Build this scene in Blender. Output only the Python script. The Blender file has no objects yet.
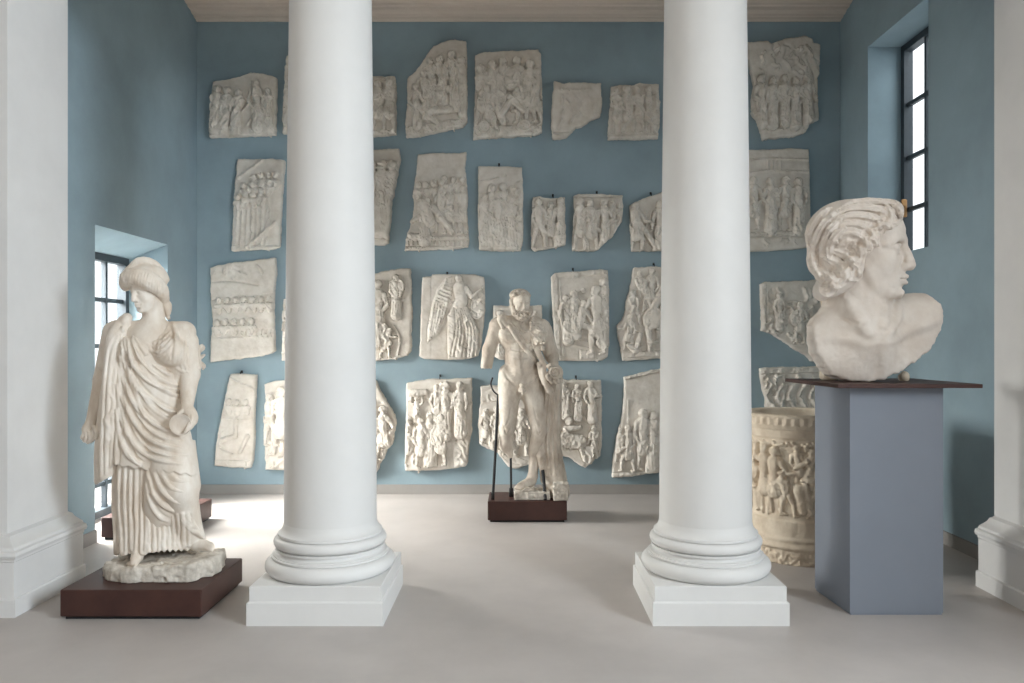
import bpy, math, random
import numpy as np

C = bpy.context.scene.collection
SC = bpy.context.scene

# ------------------------------------------------------------------ camera, world, lights, exposure
FPX = 790.0            # focal length in pixels of the 1024 x 683 frame
VX, VY, EYE = 518.0, 342.0, 1.5
cam_d = bpy.data.cameras.new('camera')
cam_d.sensor_width = 36.0
cam_d.lens = FPX / 1024 * 36.0
cam_d.shift_x = -(VX - 512) / 1024
cam_d.shift_y = (VY - 341.5) / 1024
cam = bpy.data.objects.new('camera', cam_d)
C.objects.link(cam)
cam.location = (0, 0, EYE)
cam.rotation_euler = (math.pi / 2, 0, 0)
SC.camera = cam

world = bpy.data.worlds.new('overcast sky')
SC.world = world
world.use_nodes = True
wb = world.node_tree.nodes['Background']
wb.inputs['Color'].default_value = (0.93, 0.96, 1.0, 1)
wb.inputs['Strength'].default_value = 1.3

def area(name, loc, rot, sx, sy, power, col, spread=180):
    d = bpy.data.lights.new(name, 'AREA')
    d.shape = 'RECTANGLE'; d.size = sx; d.size_y = sy
    d.energy = power; d.color = col; d.spread = math.radians(spread)
    o = bpy.data.objects.new(name, d); C.objects.link(o)
    o.location = loc; o.rotation_euler = rot
    return o
H = math.pi / 2
# daylight standing in the windows (each light fills its own opening, outside the frame)
area('daylight_left_window', (-4.5, 6.55, 2.3), (0, math.radians(-54), 0), 2.6, 2.2, 640, (1.0, 0.955, 0.91), 110)
area('daylight_right_window', (4.3, 6.8, 4.3), (0, math.radians(52), 0), 2.0, 1.8, 36, (0.95, 0.97, 1.0))
area('daylight_hall_right', (5.3, -0.9, 3.6), (0, math.radians(62), math.radians(14)), 2.8, 3.4, 1240, (0.87, 0.93, 1.0))
area('daylight_hall_left', (-5.1, 0.2, 3.7), (0, math.radians(-62), 0), 2.2, 2.2, 50, (1.0, 0.93, 0.85))

SC.view_settings.view_transform = 'Standard'
SC.view_settings.look = 'None'
SC.view_settings.gamma = 1.0
SC.view_settings.use_curve_mapping = False
SC.view_settings.exposure = 0.58
SC.cycles.max_bounces = 10
SC.cycles.diffuse_bounces = 6
SC.cycles.use_denoising = True

# ------------------------------------------------------------------ materials
def mat(name, col, rough=0.8, var=0.0, scale=4.0, col2=None, bump=0.0, bscale=60.0, spec=0.3, metal=0.0, detail=6.0, stretch=(1, 1, 1)):
    m = bpy.data.materials.new(name); m.use_nodes = True
    nt = m.node_tree; b = nt.nodes['Principled BSDF']
    b.inputs['Roughness'].default_value = rough
    b.inputs['Metallic'].default_value = metal
    b.inputs['Specular IOR Level'].default_value = spec
    b.inputs['Base Color'].default_value = (*col, 1)
    tc = nt.nodes.new('ShaderNodeTexCoord')
    mp = nt.nodes.new('ShaderNodeMapping'); mp.inputs['Scale'].default_value = stretch
    nt.links.new(tc.outputs['Object'], mp.inputs['Vector'])
    if var > 0 or col2:
        n = nt.nodes.new('ShaderNodeTexNoise')
        n.inputs['Scale'].default_value = scale; n.inputs['Detail'].default_value = detail
        n.inputs['Roughness'].default_value = 0.62
        nt.links.new(mp.outputs['Vector'], n.inputs['Vector'])
        r = nt.nodes.new('ShaderNodeValToRGB')
        a = col2 if col2 else tuple(c * (1 - var) for c in col)
        r.color_ramp.elements[0].color = (*a, 1)
        r.color_ramp.elements[1].color = (*[min(1, c * (1 + var * .6)) for c in col], 1)
        r.color_ramp.elements[0].position = 0.32; r.color_ramp.elements[1].position = 0.64
        nt.links.new(n.outputs['Fac'], r.inputs['Fac'])
        nt.links.new(r.outputs['Color'], b.inputs['Base Color'])
    if bump > 0:
        n2 = nt.nodes.new('ShaderNodeTexNoise')
        n2.inputs['Scale'].default_value = bscale; n2.inputs['Detail'].default_value = 5
        nt.links.new(tc.outputs['Object'], n2.inputs['Vector'])
        bp = nt.nodes.new('ShaderNodeBump'); bp.inputs['Strength'].default_value = bump
        bp.inputs['Distance'].default_value = 0.01
        nt.links.new(n2.outputs['Fac'], bp.inputs['Height'])
        nt.links.new(bp.outputs['Normal'], b.inputs['Normal'])
    return m

M = {}
M['blue'] = mat('blue limewash', (0.285, 0.378, 0.430), 0.85, 0.11, 1.6, bump=0.06, bscale=18, spec=0.15, detail=8)
M['white'] = mat('white plaster', (0.705, 0.70, 0.695), 0.7, 0.04, 3.0, bump=0.04, bscale=25, spec=0.2)
M['column'] = mat('painted column', (0.715, 0.71, 0.70), 0.55, 0.03, 3.0, bump=0.03, bscale=30, spec=0.25)
M['cornice'] = mat('cornice paint', (0.62, 0.545, 0.475), 0.75, 0.04, 4.0, spec=0.2)
M['ceiling'] = mat('ceiling paint', (0.80, 0.73, 0.64), 0.85, 0.03, 2.0, spec=0.1)
M['floor'] = mat('smooth resin floor', (0.475, 0.44, 0.42), 0.42, 0.10, 1.3, bump=0.02, bscale=12, spec=0.35, detail=9)
M['skirting'] = mat('skirting paint', (0.33, 0.315, 0.30), 0.7, 0.05, 4.0, spec=0.2)
M['plaster'] = mat('plaster cast', (0.715, 0.675, 0.62), 0.8, 0.05, 9.0, col2=(0.60, 0.55, 0.485), bump=0.16, bscale=70, spec=0.2)
M['marble'] = mat('aged marble', (0.80, 0.745, 0.675), 0.6, 0.04, 7.0, col2=(0.62, 0.52, 0.42), bump=0.12, bscale=80, spec=0.3, stretch=(1, 1, .45))
M['marble_dark'] = mat('weathered marble', (0.70, 0.64, 0.56), 0.65, 0.05, 8.0, col2=(0.43, 0.35, 0.28), bump=0.16, bscale=70, spec=0.25, stretch=(1, 1, .5))
M['bustm'] = mat('bust marble', (0.76, 0.70, 0.64), 0.65, 0.04, 6.0, col2=(0.65, 0.57, 0.50), bump=0.12, bscale=110, spec=0.25)
M['rock'] = mat('rough stone', (0.66, 0.61, 0.54), 0.85, 0.10, 12.0, col2=(0.42, 0.38, 0.33), bump=0.5, bscale=45, spec=0.15)
M['beige'] = mat('beige limestone', (0.72, 0.63, 0.51), 0.75, 0.06, 7.0, col2=(0.57, 0.47, 0.36), bump=0.2, bscale=60, spec=0.2)
M['rust'] = mat('rust brown painted box', (0.062, 0.026, 0.020), 0.5, 0.12, 6.0, col2=(0.045, 0.018, 0.015), spec=0.4)
M['grey'] = mat('grey blue pedestal paint', (0.222, 0.248, 0.295), 0.5, 0.03, 3.0, spec=0.35)
M['iron'] = mat('dark iron', (0.02, 0.02, 0.022), 0.5, 0.1, 20.0, spec=0.4, metal=0.3)
M['steel'] = mat('window steel', (0.035, 0.047, 0.058), 0.5, 0.1, 20.0, spec=0.4)
M['brass'] = mat('old brass', (0.35, 0.2, 0.09), 0.4, 0.1, 20.0, metal=0.8)
M['hall'] = mat('warm hall plaster', (0.33, 0.295, 0.26), 0.85, 0.05, 2.0, spec=0.1)
M['paving'] = mat('pale gravel outside', (0.6, 0.58, 0.54), 0.9, 0.08, 3.0)
M['sill'] = mat('stone threshold', (0.5, 0.47, 0.43), 0.7, 0.08, 6.0)

def glass():
    m = bpy.data.materials.new('window glass'); m.use_nodes = True
    nt = m.node_tree; nt.nodes.clear()
    o = nt.nodes.new('ShaderNodeOutputMaterial'); mx = nt.nodes.new('ShaderNodeMixShader')
    t = nt.nodes.new('ShaderNodeBsdfTransparent'); g = nt.nodes.new('ShaderNodeBsdfGlossy')
    t.inputs['Color'].default_value = (0.96, 0.98, 0.98, 1); g.inputs['Roughness'].default_value = 0.05
    mx.inputs['Fac'].default_value = 0.06
    nt.links.new(t.outputs[0], mx.inputs[1]); nt.links.new(g.outputs[0], mx.inputs[2]); nt.links.new(mx.outputs[0], o.inputs['Surface'])
    return m
M['glass'] = glass()

# ------------------------------------------------------------------ object helpers
def thing(name, label, cat, loc=(0, 0, 0), group=None):
    o = bpy.data.objects.new(name, None); C.objects.link(o)
    o.empty_display_size = 0.1
    o.location = loc; o['label'] = label; o['category'] = cat
    if group: o['group'] = group
    return o

def link(name, me, m, parent=None, origin=(0, 0, 0), smooth=False):
    """me holds world coordinates; the origin is taken off so that the parent carries the place"""
    o = bpy.data.objects.new(name, me); C.objects.link(o)
    me.materials.append(m)
    if parent:
        o.parent = parent
    elif any(origin):
        o.location = origin
    if smooth:
        me.polygons.foreach_set('use_smooth', np.ones(len(me.polygons), bool))
    return o

def mesh_np(name, V, F, origin=(0, 0, 0)):
    V = np.asarray(V, np.float32) - np.asarray(origin, np.float32)
    me = bpy.data.meshes.new(name)
    if isinstance(F, np.ndarray):
        n, k = F.shape
        me.vertices.add(len(V)); me.vertices.foreach_set('co', V.ravel())
        me.loops.add(n * k); me.loops.foreach_set('vertex_index', F.astype(np.int32).ravel())
        me.polygons.add(n)
        me.polygons.foreach_set('loop_start', np.arange(0, n * k, k, dtype=np.int32))
        me.update(calc_edges=True); me.validate()
    else:
        me.from_pydata([tuple(v) for v in V], [], F); me.update()
    return me

class MB:
    """collects shapes into ONE mesh"""
    def __init__(s): s.v = []; s.f = []
    def loft(s, rings, cap=True):
        n = len(rings[0]); b = len(s.v)
        for r in rings: s.v += [tuple(p) for p in r]
        for i in range(len(rings) - 1):
            for j in range(n):
                k = (j + 1) % n
                s.f.append((b + i*n + j, b + i*n + k, b + (i+1)*n + k, b + (i+1)*n + j))
        if cap:
            s.f.append(tuple(b + j for j in reversed(range(n))))
            s.f.append(tuple(b + (len(rings)-1)*n + j for j in range(n)))
    def box(s, x0, x1, y0, y1, z0, z1, bev=0.0):
        if bev <= 0:
            s.loft([[(x0,y0,z),(x1,y0,z),(x1,y1,z),(x0,y1,z)] for z in (z0, z1)])
            return
        def ring(i, z):
            c = bev
            x, X, y, Y = x0 + i, x1 - i, y0 + i, y1 - i
            return [(x+c,y,z),(X-c,y,z),(X,y+c,z),(X,Y-c,z),(X-c,Y,z),(x+c,Y,z),(x,Y-c,z),(x,y+c,z)]
        s.loft([ring(bev, z0), ring(0, z0 + bev), ring(0, z1 - bev), ring(bev, z1)])
    def lathe(s, prof, c=(0, 0), n=72, cap=True):
        s.loft([[(c[0] + r*math.cos(2*math.pi*i/n), c[1] + r*math.sin(2*math.pi*i/n), z) for i in range(n)] for r, z in prof], cap)
    def rects(s, prof, x0, x1, y0, y1, sides=(1, 1, 1, 1)):
        s.loft([[(x0-o*sides[0], y0-o*sides[2], z), (x1+o*sides[1], y0-o*sides[2], z), (x1+o*sides[1], y1+o*sides[3], z), (x0-o*sides[0], y1+o*sides[3], z)] for o, z in prof])
    def tube(s, pts, r, n=10):
        P = [np.array(p, float) for p in pts]; rings = []
        for i, p in enumerate(P):
            t = P[min(i+1, len(P)-1)] - P[max(i-1, 0)]; t /= np.linalg.norm(t)
            a = np.cross(t, (0.13, 1, 0.07)); a /= np.linalg.norm(a); b = np.cross(t, a)
            rr = r[i] if isinstance(r, (list, tuple)) else r
            rings.append([p + rr*(a*math.cos(2*math.pi*j/n) + b*math.sin(2*math.pi*j/n)) for j in range(n)])
        s.loft(rings)
    def build(s, name, m, parent=None, origin=(0, 0, 0), smooth=None):
        me = mesh_np(name, np.array(s.v), s.f, origin)
        o = link(name, me, m, parent, origin)
        if smooth:
            me.polygons.foreach_set('use_smooth', np.ones(len(me.polygons), bool))
            me.set_sharp_from_angle(angle=math.radians(smooth))
        return o

def struct(name, mb, m, parent=None, smooth=None):
    o = mb.build(name, m, parent, smooth=smooth)
    if not parent: o['kind'] = 'structure'
    return o

def at(px, py, D):
    """the point of the room that stands at distance D behind that place of the photograph"""
    return np.array(((px - VX) * D / FPX, D, EYE - (py - VY) * D / FPX))

# ------------------------------------------------------------------ the room
LX, RX, BY, CZ = -3.17, 3.18, 7.8, 5.0
b = MB(); b.box(-4.7, 4.7, -4.6, 8.3, -0.12, 0); struct('floor', b, M['floor'])
b = MB(); b.box(-14, 14, -8, 16, -0.3, -0.13); g = b.build('ground', M['paving']); g['kind'] = 'structure'
b = MB(); b.box(-4.7, 4.7, -4.6, 8.3, CZ, CZ + .12); struct('ceiling', b, M['ceiling'])
b = MB(); b.box(-3.66, 3.66, BY, BY + .4, 0, CZ); struct('wall_back', b, M['blue'])
def side_wall(name, xin, xout, y0, y1, oy0, oy1, oz0, oz1, m, drop=0):
    b = MB(); a, c = sorted((xin, xout))
    b.box(a, c, y0, oy0, 0, CZ); b.box(a, c, oy1, y1, 0, CZ)
    if oz0 > 0: b.box(a, c, oy0, oy1, 0, oz0)
    b.box(a, c, oy0, oy1, oz1, CZ)
    if drop: b.loft([[(xin, y, oz1 + .001), (xout + .1, y, oz1 - drop), (xout, y, oz1 - drop), (xout, y, oz1 + .001)] for y in (oy0, oy1)])
    return struct(name, b, m)
side_wall('wall_left', LX, -3.60, 5.0, BY, 5.92, 7.15, 0.0, 2.38, M['blue'], .125)
side_wall('wall_right', RX, 3.56, 4.86, BY, 6.12, 7.18, 2.24, 4.18, M['blue'])
side_wall('wall_hall_left', -4.4, -4.6, -4.4, 4.41, -0.8, 1.2, 1.9, 4.1, M['hall'])
side_wall('wall_hall_right', 4.4, 4.6, -4.4, 4.41, -2.4, 0.6, 1.6, 4.2, M['hall'])
b = MB(); b.box(-4.6, 4.6, -4.6, -4.4, 0, CZ); struct('wall_hall_back', b, M['hall'])
# skirting
b = MB(); b.box(LX, RX, BY - .018, BY, 0, .094); struct('baseboard_back', b, M['skirting'])
b = MB(); b.box(LX, LX + .016, 5.0, 5.92, 0, .094); b.box(LX, LX + .016, 7.15, BY - .018, 0, .094); struct('baseboard_left', b, M['skirting'])
b = MB(); b.box(RX - .016, RX, 4.9, BY - .018, 0, .094); struct('baseboard_right', b, M['skirting'])
# cornice along the back wall
prof = [(0, 4.66), (.022, 4.66), (.03, 4.672), (.075, 4.676), (.082, 4.688), (.12, 4.69), (.15, 4.702), (.16, 4.713), (.225, 4.716), (.235, 4.73),
        (.27, 4.735), (.30, 4.75), (.31, 4.763), (.42, 4.768), (.43, 4.785), (.47, 4.80), (.48, 4.86), (.48, CZ), (0, CZ)]
b = MB(); b.loft([[(x, BY - o, z) for o, z in prof] for x in (LX, RX)]); struct('trim_1', b, M['cornice'])
# unseen beam on the columns, set low to shade the upper back wall
b = MB(); b.rects([(0, 3.76), (0, 3.9), (.03, 3.91), (.03, 4.3), (.07, 4.33), (.07, CZ)], -2.86, 2.94, 4.28, 4.78, (0, 0, 1, 1)); struct('trim_2', b, M['white'])

# windows
def window(name, xf, xp, y0, y1, z0, z1, vb, hb, sgn):
    f = MB(); t = .036
    xa, xb = sorted((xf - .04, xf + .04))
    f.box(xa, xb, y0, y0 + .045, z0, z1); f.box(xa, xb, y1 - .06, y1, z0, z1)
    f.box(xa, xb, y0 + .045, y1 - .06, z1 - .06, z1); f.box(xa, xb, y0 + .045, y1 - .06, z0, z0 + .06)
    r = f.build(name, M['steel']); r['kind'] = 'structure'
    g = MB()
    for y in vb: g.box(xf - .02, xf + .02, y - t/2, y + t/2, z0 + .06, z1 - .06)
    for z in hb: g.box(xf - .016, xf + .016, y0 + .045, y1 - .045, z - t/2, z + t/2)
    g.build('glazing_bars', M['steel'], r)
    p = MB(); p.box(xf + sgn*.002 - .003, xf + sgn*.002 + .003, y0 + .04, y1 - .04, z0 + .05, z1 - .04)
    p.build('window_pane', M['glass'], r)
    return r
window('window_1', -3.56, 0, 5.92, 7.15, 0.02, 2.25, (6.10, 6.45, 6.80), (.29, .68, 1.07, 1.466, 1.86), -1)
w2 = window('window_2', 3.52, 0, 6.12, 7.18, 2.24, 4.18, (6.43, 6.79), (2.69, 3.155, 3.635), 1)
b = MB(); b.box(3.44, 3.49, 7.08, 7.11, 2.62, 2.78, .006); b.tube([(3.46, 7.09, 2.70), (3.43, 7.08, 2.71), (3.42, 7.0, 2.70)], .012); b.build('window_latch', M['brass'], w2)
window('window_3', 4.5, 0, -2.4, 0.6, 1.6, 4.2, (-1.65, -.9, -.15), (2.25, 2.9, 3.55), 1)
window('window_4', -4.5, 0, -0.8, 1.2, 1.9, 4.1, (-.13, .53), (2.63, 3.36), -1)

# pilasters at the two ends of the colonnade
def pilaster(label, x0, x1, y0, y1, inner):
    t = thing('pilaster', label, 'pilaster', ((x0 + x1)/2, (y0 + y1)/2, 0), 'pilasters at the ends of the colonnade')
    o = t.location
    b = MB(); b.box(x0, x1, y0, y1, .41, CZ - .002); b.build('shaft', M['white'], t, o)
    sd = (0, 1, 1, 0) if inner > 0 else (1, 0, 1, 0)
    b = MB(); b.rects([(.115, 0), (.115, .092), (.109, .098), (.098, .098), (.098, .295), (.104, .30), (.104, .312), (.118, .318), (.124, .335), (.118, .352), (.10, .358),
                       (.095, .372), (.07, .385), (.045, .40), (.03, .42), (.01, .425), (0, .43)], x0, x1, y0, y1, sd)
    b.build('base', M['white'], t, o, smooth=35)
pilaster('white plaster pilaster with moulded base at the left end, beside the draped woman', -4.55, -2.85, 4.41, 5.0, 1)
pilaster('white plaster pilaster with moulded base at the right end, beyond the grey pedestal', 2.93, 4.55, 4.2, 4.86, -1)

# columns
def column(label, cx, cy):
    t = thing('column', label, 'column', (cx, cy, 0), 'white columns')
    o = t.location
    b = MB(); b.rects([(.361, 0), (.361, .118), (.357, .124), (.349, .126), (.349, .202), (.346, .206)], cx, cx, cy, cy); b.build('plinth', M['column'], t, o)
    pr = [(.30, .204)]
    def torus(rc, zc, hr, hz, n=10):
        for i in range(n + 1):
            a = -H + math.pi*i/n
            pr.append((rc + hr*math.cos(a), zc + hz*math.sin(a)))
    torus(.316, .248, .046, .044)
    pr += [(.326, .294), (.326, .304), (.316, .308)]
    for i in range(7):
        a = math.pi/2*i/6; pr.append((.316 - .024*math.sin(a), .308 + .020*(1 - math.cos(a)) + .004))
    pr += [(.296, .336), (.306, .338), (.306, .348)]
    torus(.281, .380, .034, .031)
    pr += [(.292, .414), (.292, .428), (.284, .432), (.272, .444), (.264, .462), (.2595, .485)]
    b = MB(); b.lathe(pr, (cx, cy), 96); b.build('base', M['column'], t, o, smooth=40)
    sh = [(.2595, .485)]
    for i in range(1, 17):
        q = i/16; sh.append((.2595 - .030*q**1.25 - .004*math.sin(math.pi*q)*0, .485 + q*3.05))
    b = MB(); b.lathe(sh, (cx, cy), 96); b.build('shaft', M['column'], t, o, smooth=40)
    cp = [(.2295, 3.535), (.25, 3.54), (.25, 3.555), (.23, 3.565), (.23, 3.60), (.24, 3.605), (.24, 3.615), (.27, 3.63), (.295, 3.66), (.30, 3.68)]
    b = MB(); b.lathe(cp, (cx, cy), 96); b.rects([(.31, 3.68), (.31, 3.74), (.325, 3.748), (.325, 3.76)], cx, cx, cy, cy); b.build('capital', M['column'], t, o, smooth=40)
column('tall white column on a square plinth, left one, nearer the draped woman', -1.073, 4.53)
column('tall white column on a square plinth, right one, nearer the bust on its pedestal', 1.073, 4.53)

# ------------------------------------------------------------------ signed distance sculpting
def cat(P, n=6):
    """smooth curve through the points (any number of columns)"""
    P = np.asarray(P, float)
    if len(P) < 3:
        t = np.linspace(0, 1, n + 1)[:, None]; return P[0]*(1 - t) + P[-1]*t
    Q = np.vstack([2*P[0] - P[1], P, 2*P[-1] - P[-2]]); out = []
    for i in range(1, len(Q) - 2):
        for t in np.arange(n)/n:
            out.append(.5*(2*Q[i] + (Q[i+1] - Q[i-1])*t + (2*Q[i-1] - 5*Q[i] + 4*Q[i+1] - Q[i+2])*t*t + (3*Q[i] - Q[i-1] - 3*Q[i+1] + Q[i+2])*t**3))
    out.append(P[-1]); return np.array(out)

def smin(a, b, k):
    if k <= 0: return np.minimum(a, b)
    h = np.maximum(k - np.abs(a - b), 0)/k
    return np.minimum(a, b) - h*h*k*.25

def vnoise(shape, cell, seed):
    """smooth value noise on a grid of any dimension, about -1..1"""
    rs = np.random.RandomState(seed)
    A = rs.uniform(-1, 1, [max(2, int(n/cell) + 3) for n in shape]).astype(np.float32)
    for ax, n in enumerate(shape):
        t = np.arange(n)/cell; i = t.astype(int); f = (t - i).astype(np.float32); f = f*f*(3 - 2*f)
        sh = [1]*A.ndim; sh[ax] = n; f = f.reshape(sh)
        A = np.take(A, i, axis=ax)*(1 - f) + np.take(A, i + 1, axis=ax)*f
    return A

def nets(F, x, y, z):
    """surface nets: one vertex per crossed cell, one quad per crossed edge"""
    F = F.copy()
    for ax in range(3):
        sl = [slice(None)]*3
        for e in (0, -1):
            sl[ax] = e; F[tuple(sl)] = np.maximum(F[tuple(sl)], 1e-3)
    ins = F < 0
    cnt = np.zeros(tuple(n - 1 for n in F.shape), np.int8)
    for i in (0, 1):
        for j in (0, 1):
            for k in (0, 1):
                cnt += ins[i:F.shape[0]-1+i, j:F.shape[1]-1+j, k:F.shape[2]-1+k]
    I, J, K = np.nonzero((cnt > 0) & (cnt < 8))
    idx = np.full(cnt.shape, -1, np.int32); idx[I, J, K] = np.arange(len(I))
    acc = np.zeros((len(I), 3), np.float32); num = np.zeros(len(I), np.float32)
    cs = [(i, j, k) for i in (0, 1) for j in (0, 1) for k in (0, 1)]
    for a in cs:
        for ax in range(3):
            if a[ax]: continue
            c = list(a); c[ax] = 1
            fa = F[I+a[0], J+a[1], K+a[2]]; fb = F[I+c[0], J+c[1], K+c[2]]
            m = (fa < 0) != (fb < 0)
            t = np.where(m, fa/np.where(m, fa - fb, 1), 0)
            p = np.array(a, np.float32)[None].repeat(len(I), 0); p[:, ax] = t
            acc += p*m[:, None]; num += m
    acc /= num[:, None]
    h = np.array((x[1]-x[0], y[1]-y[0], z[1]-z[0]))
    V = (np.stack((I, J, K), 1) + acc)*h + np.array((x[0], y[0], z[0]))
    quads = []
    for ax in range(3):
        a = [slice(None)]*3; c = [slice(None)]*3
        a[ax] = slice(0, -1); c[ax] = slice(1, None)
        A = ins[tuple(a)]; B = ins[tuple(c)]
        u, v = (ax + 1) % 3, (ax + 2) % 3
        E = np.nonzero(A != B); E = np.stack(E, 1)
        ok = (E[:, u] > 0) & (E[:, v] > 0) & (E[:, u] < F.shape[u]-1) & (E[:, v] < F.shape[v]-1)
        E = E[ok]; s = A[tuple(E.T)]
        def cell(du, dv):
            q = E.copy(); q[:, u] -= du; q[:, v] -= dv; return idx[tuple(q.T)]
        q = np.stack((cell(0, 0), cell(1, 0), cell(1, 1), cell(0, 1)), 1)
        q[~s] = q[~s][:, ::-1]
        quads.append(q)
    Q = np.concatenate(quads); Q = Q[(Q >= 0).all(1)]
    return V.astype(np.float32), Q

class Sculpt:
    """a block of space carved by signed distances; shapes are given as (px, py, dz): a place in the photograph and
    how far behind (dz > 0) or before the middle distance D0 it lies, all in units of one photograph pixel at D0"""
    def __init__(s, D0, px0, px1, py0, py1, dz0, dz1, h):
        s.D0 = D0; s.s = D0/FPX; s.h = h
        a = at(px0, py1, D0); c = at(px1, py0, D0)
        lo = np.array((a[0], D0 + dz0*s.s, a[2])); hi = np.array((c[0], D0 + dz1*s.s, c[2]))
        s.ax = [np.arange(lo[i], hi[i] + h, h) for i in range(3)]
        s.F = np.full([len(v) for v in s.ax], .3, np.float32)
    def clone(s):
        o = Sculpt.__new__(Sculpt); o.D0, o.s, o.h, o.ax = s.D0, s.s, s.h, s.ax
        o.F = np.full(s.F.shape, .3, np.float32); return o
    def w(s, p):
        return at(p[0], p[1], s.D0 + (p[2] if len(p) > 2 else 0)*s.s)
    def region(s, lo, hi, m):
        sl = []
        for i in range(3):
            a = np.searchsorted(s.ax[i], lo[i] - m); c = np.searchsorted(s.ax[i], hi[i] + m)
            sl.append(slice(max(a, 0), min(c, len(s.ax[i]))))
        if any(q.stop <= q.start for q in sl): return None, None
        X = s.ax[0][sl[0]].astype(np.float32)[:, None, None]; Y = s.ax[1][sl[1]].astype(np.float32)[None, :, None]; Z = s.ax[2][sl[2]].astype(np.float32)[None, None, :]
        return tuple(sl), (X, Y, Z)
    def put(s, fn, lo, hi, op, k):
        k = k*s.s
        sl, G = s.region(np.asarray(lo), np.asarray(hi), k + 3*s.h)
        if sl is None: return
        d = fn(*G)
        if op == 'u': s.F[sl] = smin(s.F[sl], d, k)
        else: s.F[sl] = -smin(-s.F[sl], d, k)
    def seg(s, A, B, ra, rb, op='u', k=0, ysc=1.0):
        def fn(X, Y, Z):
            v = (B - A)*np.array((1, ysc, 1)); L = float(v @ v) + 1e-12
            x, y, z = X - A[0], (Y - A[1])*ysc, Z - A[2]
            t = np.clip((x*v[0] + y*v[1] + z*v[2])/L, 0, 1)
            return np.sqrt((x - t*v[0])**2 + (y - t*v[1])**2 + (z - t*v[2])**2) - (ra + (rb - ra)*t)
        R = max(ra, rb)
        s.put(fn, np.minimum(A, B) - R, np.maximum(A, B) + R, op, k)
    def cone(s, p, q, r0, r1=None, k=4, op='u', ysc=1.0):
        s.seg(s.w(p), s.w(q), r0*s.s, (r0 if r1 is None else r1)*s.s, op, k, ysc)
    def ball(s, p, r, k=3, op='u'): s.ell(p, (r, r, r), k, op)
    def ellw(s, c, rad, R=None, k=0, op='u'):
        R = np.eye(3) if R is None else R
        m = max(rad)
        def fn(X, Y, Z):
            x, y, z = X - c[0], Y - c[1], Z - c[2]
            q = [(x*R[i][0] + y*R[i][1] + z*R[i][2]) for i in range(3)]
            k0 = np.sqrt(sum((q[i]/rad[i])**2 for i in range(3)))
            k1 = np.sqrt(sum((q[i]/rad[i]**2)**2 for i in range(3)))
            return k0*(k0 - 1)/np.maximum(k1, 1e-6)
        ext = np.sqrt(sum((np.array(R[i])*rad[i])**2 for i in range(3)))
        s.put(fn, c - ext, c + ext, op, k)
    def ell(s, p, r, k=4, op='u', rot=0):
        """r = (across, up, deep) in pixels; rot turns it in the picture plane (degrees, clockwise)"""
        a = math.radians(rot)
        R = [(math.cos(a), 0, -math.sin(a)), (0, 1, 0), (math.sin(a), 0, math.cos(a))]
        s.ellw(s.w(p), (r[0]*s.s, r[2]*s.s, r[1]*s.s), R, k, op)
    def chainw(s, P, rad, k=2, op='u'):
        P = np.asarray(P); rad = np.asarray(rad)*s.s
        def fn(X, Y, Z):
            d = None
            for i in range(len(P) - 1):
                A, v = P[i], P[i+1] - P[i]; L = float(v @ v) + 1e-12
                t = np.clip(((X - A[0])*v[0] + (Y - A[1])*v[1] + (Z - A[2])*v[2])/L, 0, 1)
                e = np.sqrt((X - A[0] - t*v[0])**2 + (Y - A[1] - t*v[1])**2 + (Z - A[2] - t*v[2])**2) - (rad[i] + (rad[i+1] - rad[i])*t)
                d = e if d is None else np.minimum(d, e)
            return d
        s.put(fn, P.min(0) - rad.max(), P.max(0) + rad.max(), op, k)
    def chain(s, pts, r, k=2, op='u', n=5):
        Q = [list(p) + [0]*(3 - len(p)) for p in pts]
        rr = [r]*len(Q) if np.isscalar(r) else list(r)
        W = cat([list(s.w(p)) + [a] for p, a in zip(Q, rr)], n)
        s.chainw(W[:, :3], W[:, 3], k, op)
    def hit(s, px, py, fields):
        """first point of the surface on the line of sight through that pixel"""
        d = np.array(((px - VX)/FPX, 1.0, -(py - VY)/FPX)); e = np.array((0, 0, EYE))
        Y = np.arange(s.ax[1][0], s.ax[1][-1], s.h*.5)
        P = e + Y[:, None]*d
        I = [np.clip(np.rint((P[:, i] - s.ax[i][0])/s.h).astype(int), 0, len(s.ax[i]) - 1) for i in range(3)]
        f = np.min([F[I[0], I[1], I[2]] for F in fields], axis=0)
        j = np.nonzero(f < s.h*.3)[0]
        return (P[j[0]] if len(j) else None), d
    def fold(s, pts, r, k=2.0, sink=.35, op='u', src=None, n=5, taper=True):
        """a ridge (or groove) drawn on the surface along a line of the photograph"""
        src = [q.F for q in src] if src else [s.F]
        P = cat(np.asarray(pts, float)[:, :2], n); W = []; R = []
        for i, (x, y) in enumerate(P):
            q, d = s.hit(x, y, src)
            if q is None: continue
            W.append(q + d*sink*r*s.s)
            t = i/(len(P) - 1)
            R.append(r*(min(1, .45 + 2.2*min(t, 1 - t)) if taper else 1))
        # a ridge never jumps across a gap of the surface: split there
        runs = [[]]
        for i in range(len(W)):
            if runs[-1] and np.linalg.norm(W[i] - W[runs[-1][-1]]) > 14*s.s: runs.append([])
            runs[-1].append(i)
        for q in runs:
            if len(q) > 1: s.chainw([W[i] for i in q], [R[i] for i in q], k, op)
    def groove(s, pts, r, k=1.5, **a):
        s.fold(pts, r, k, sink=a.pop('sink', -.35), op='s', **a)
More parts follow.
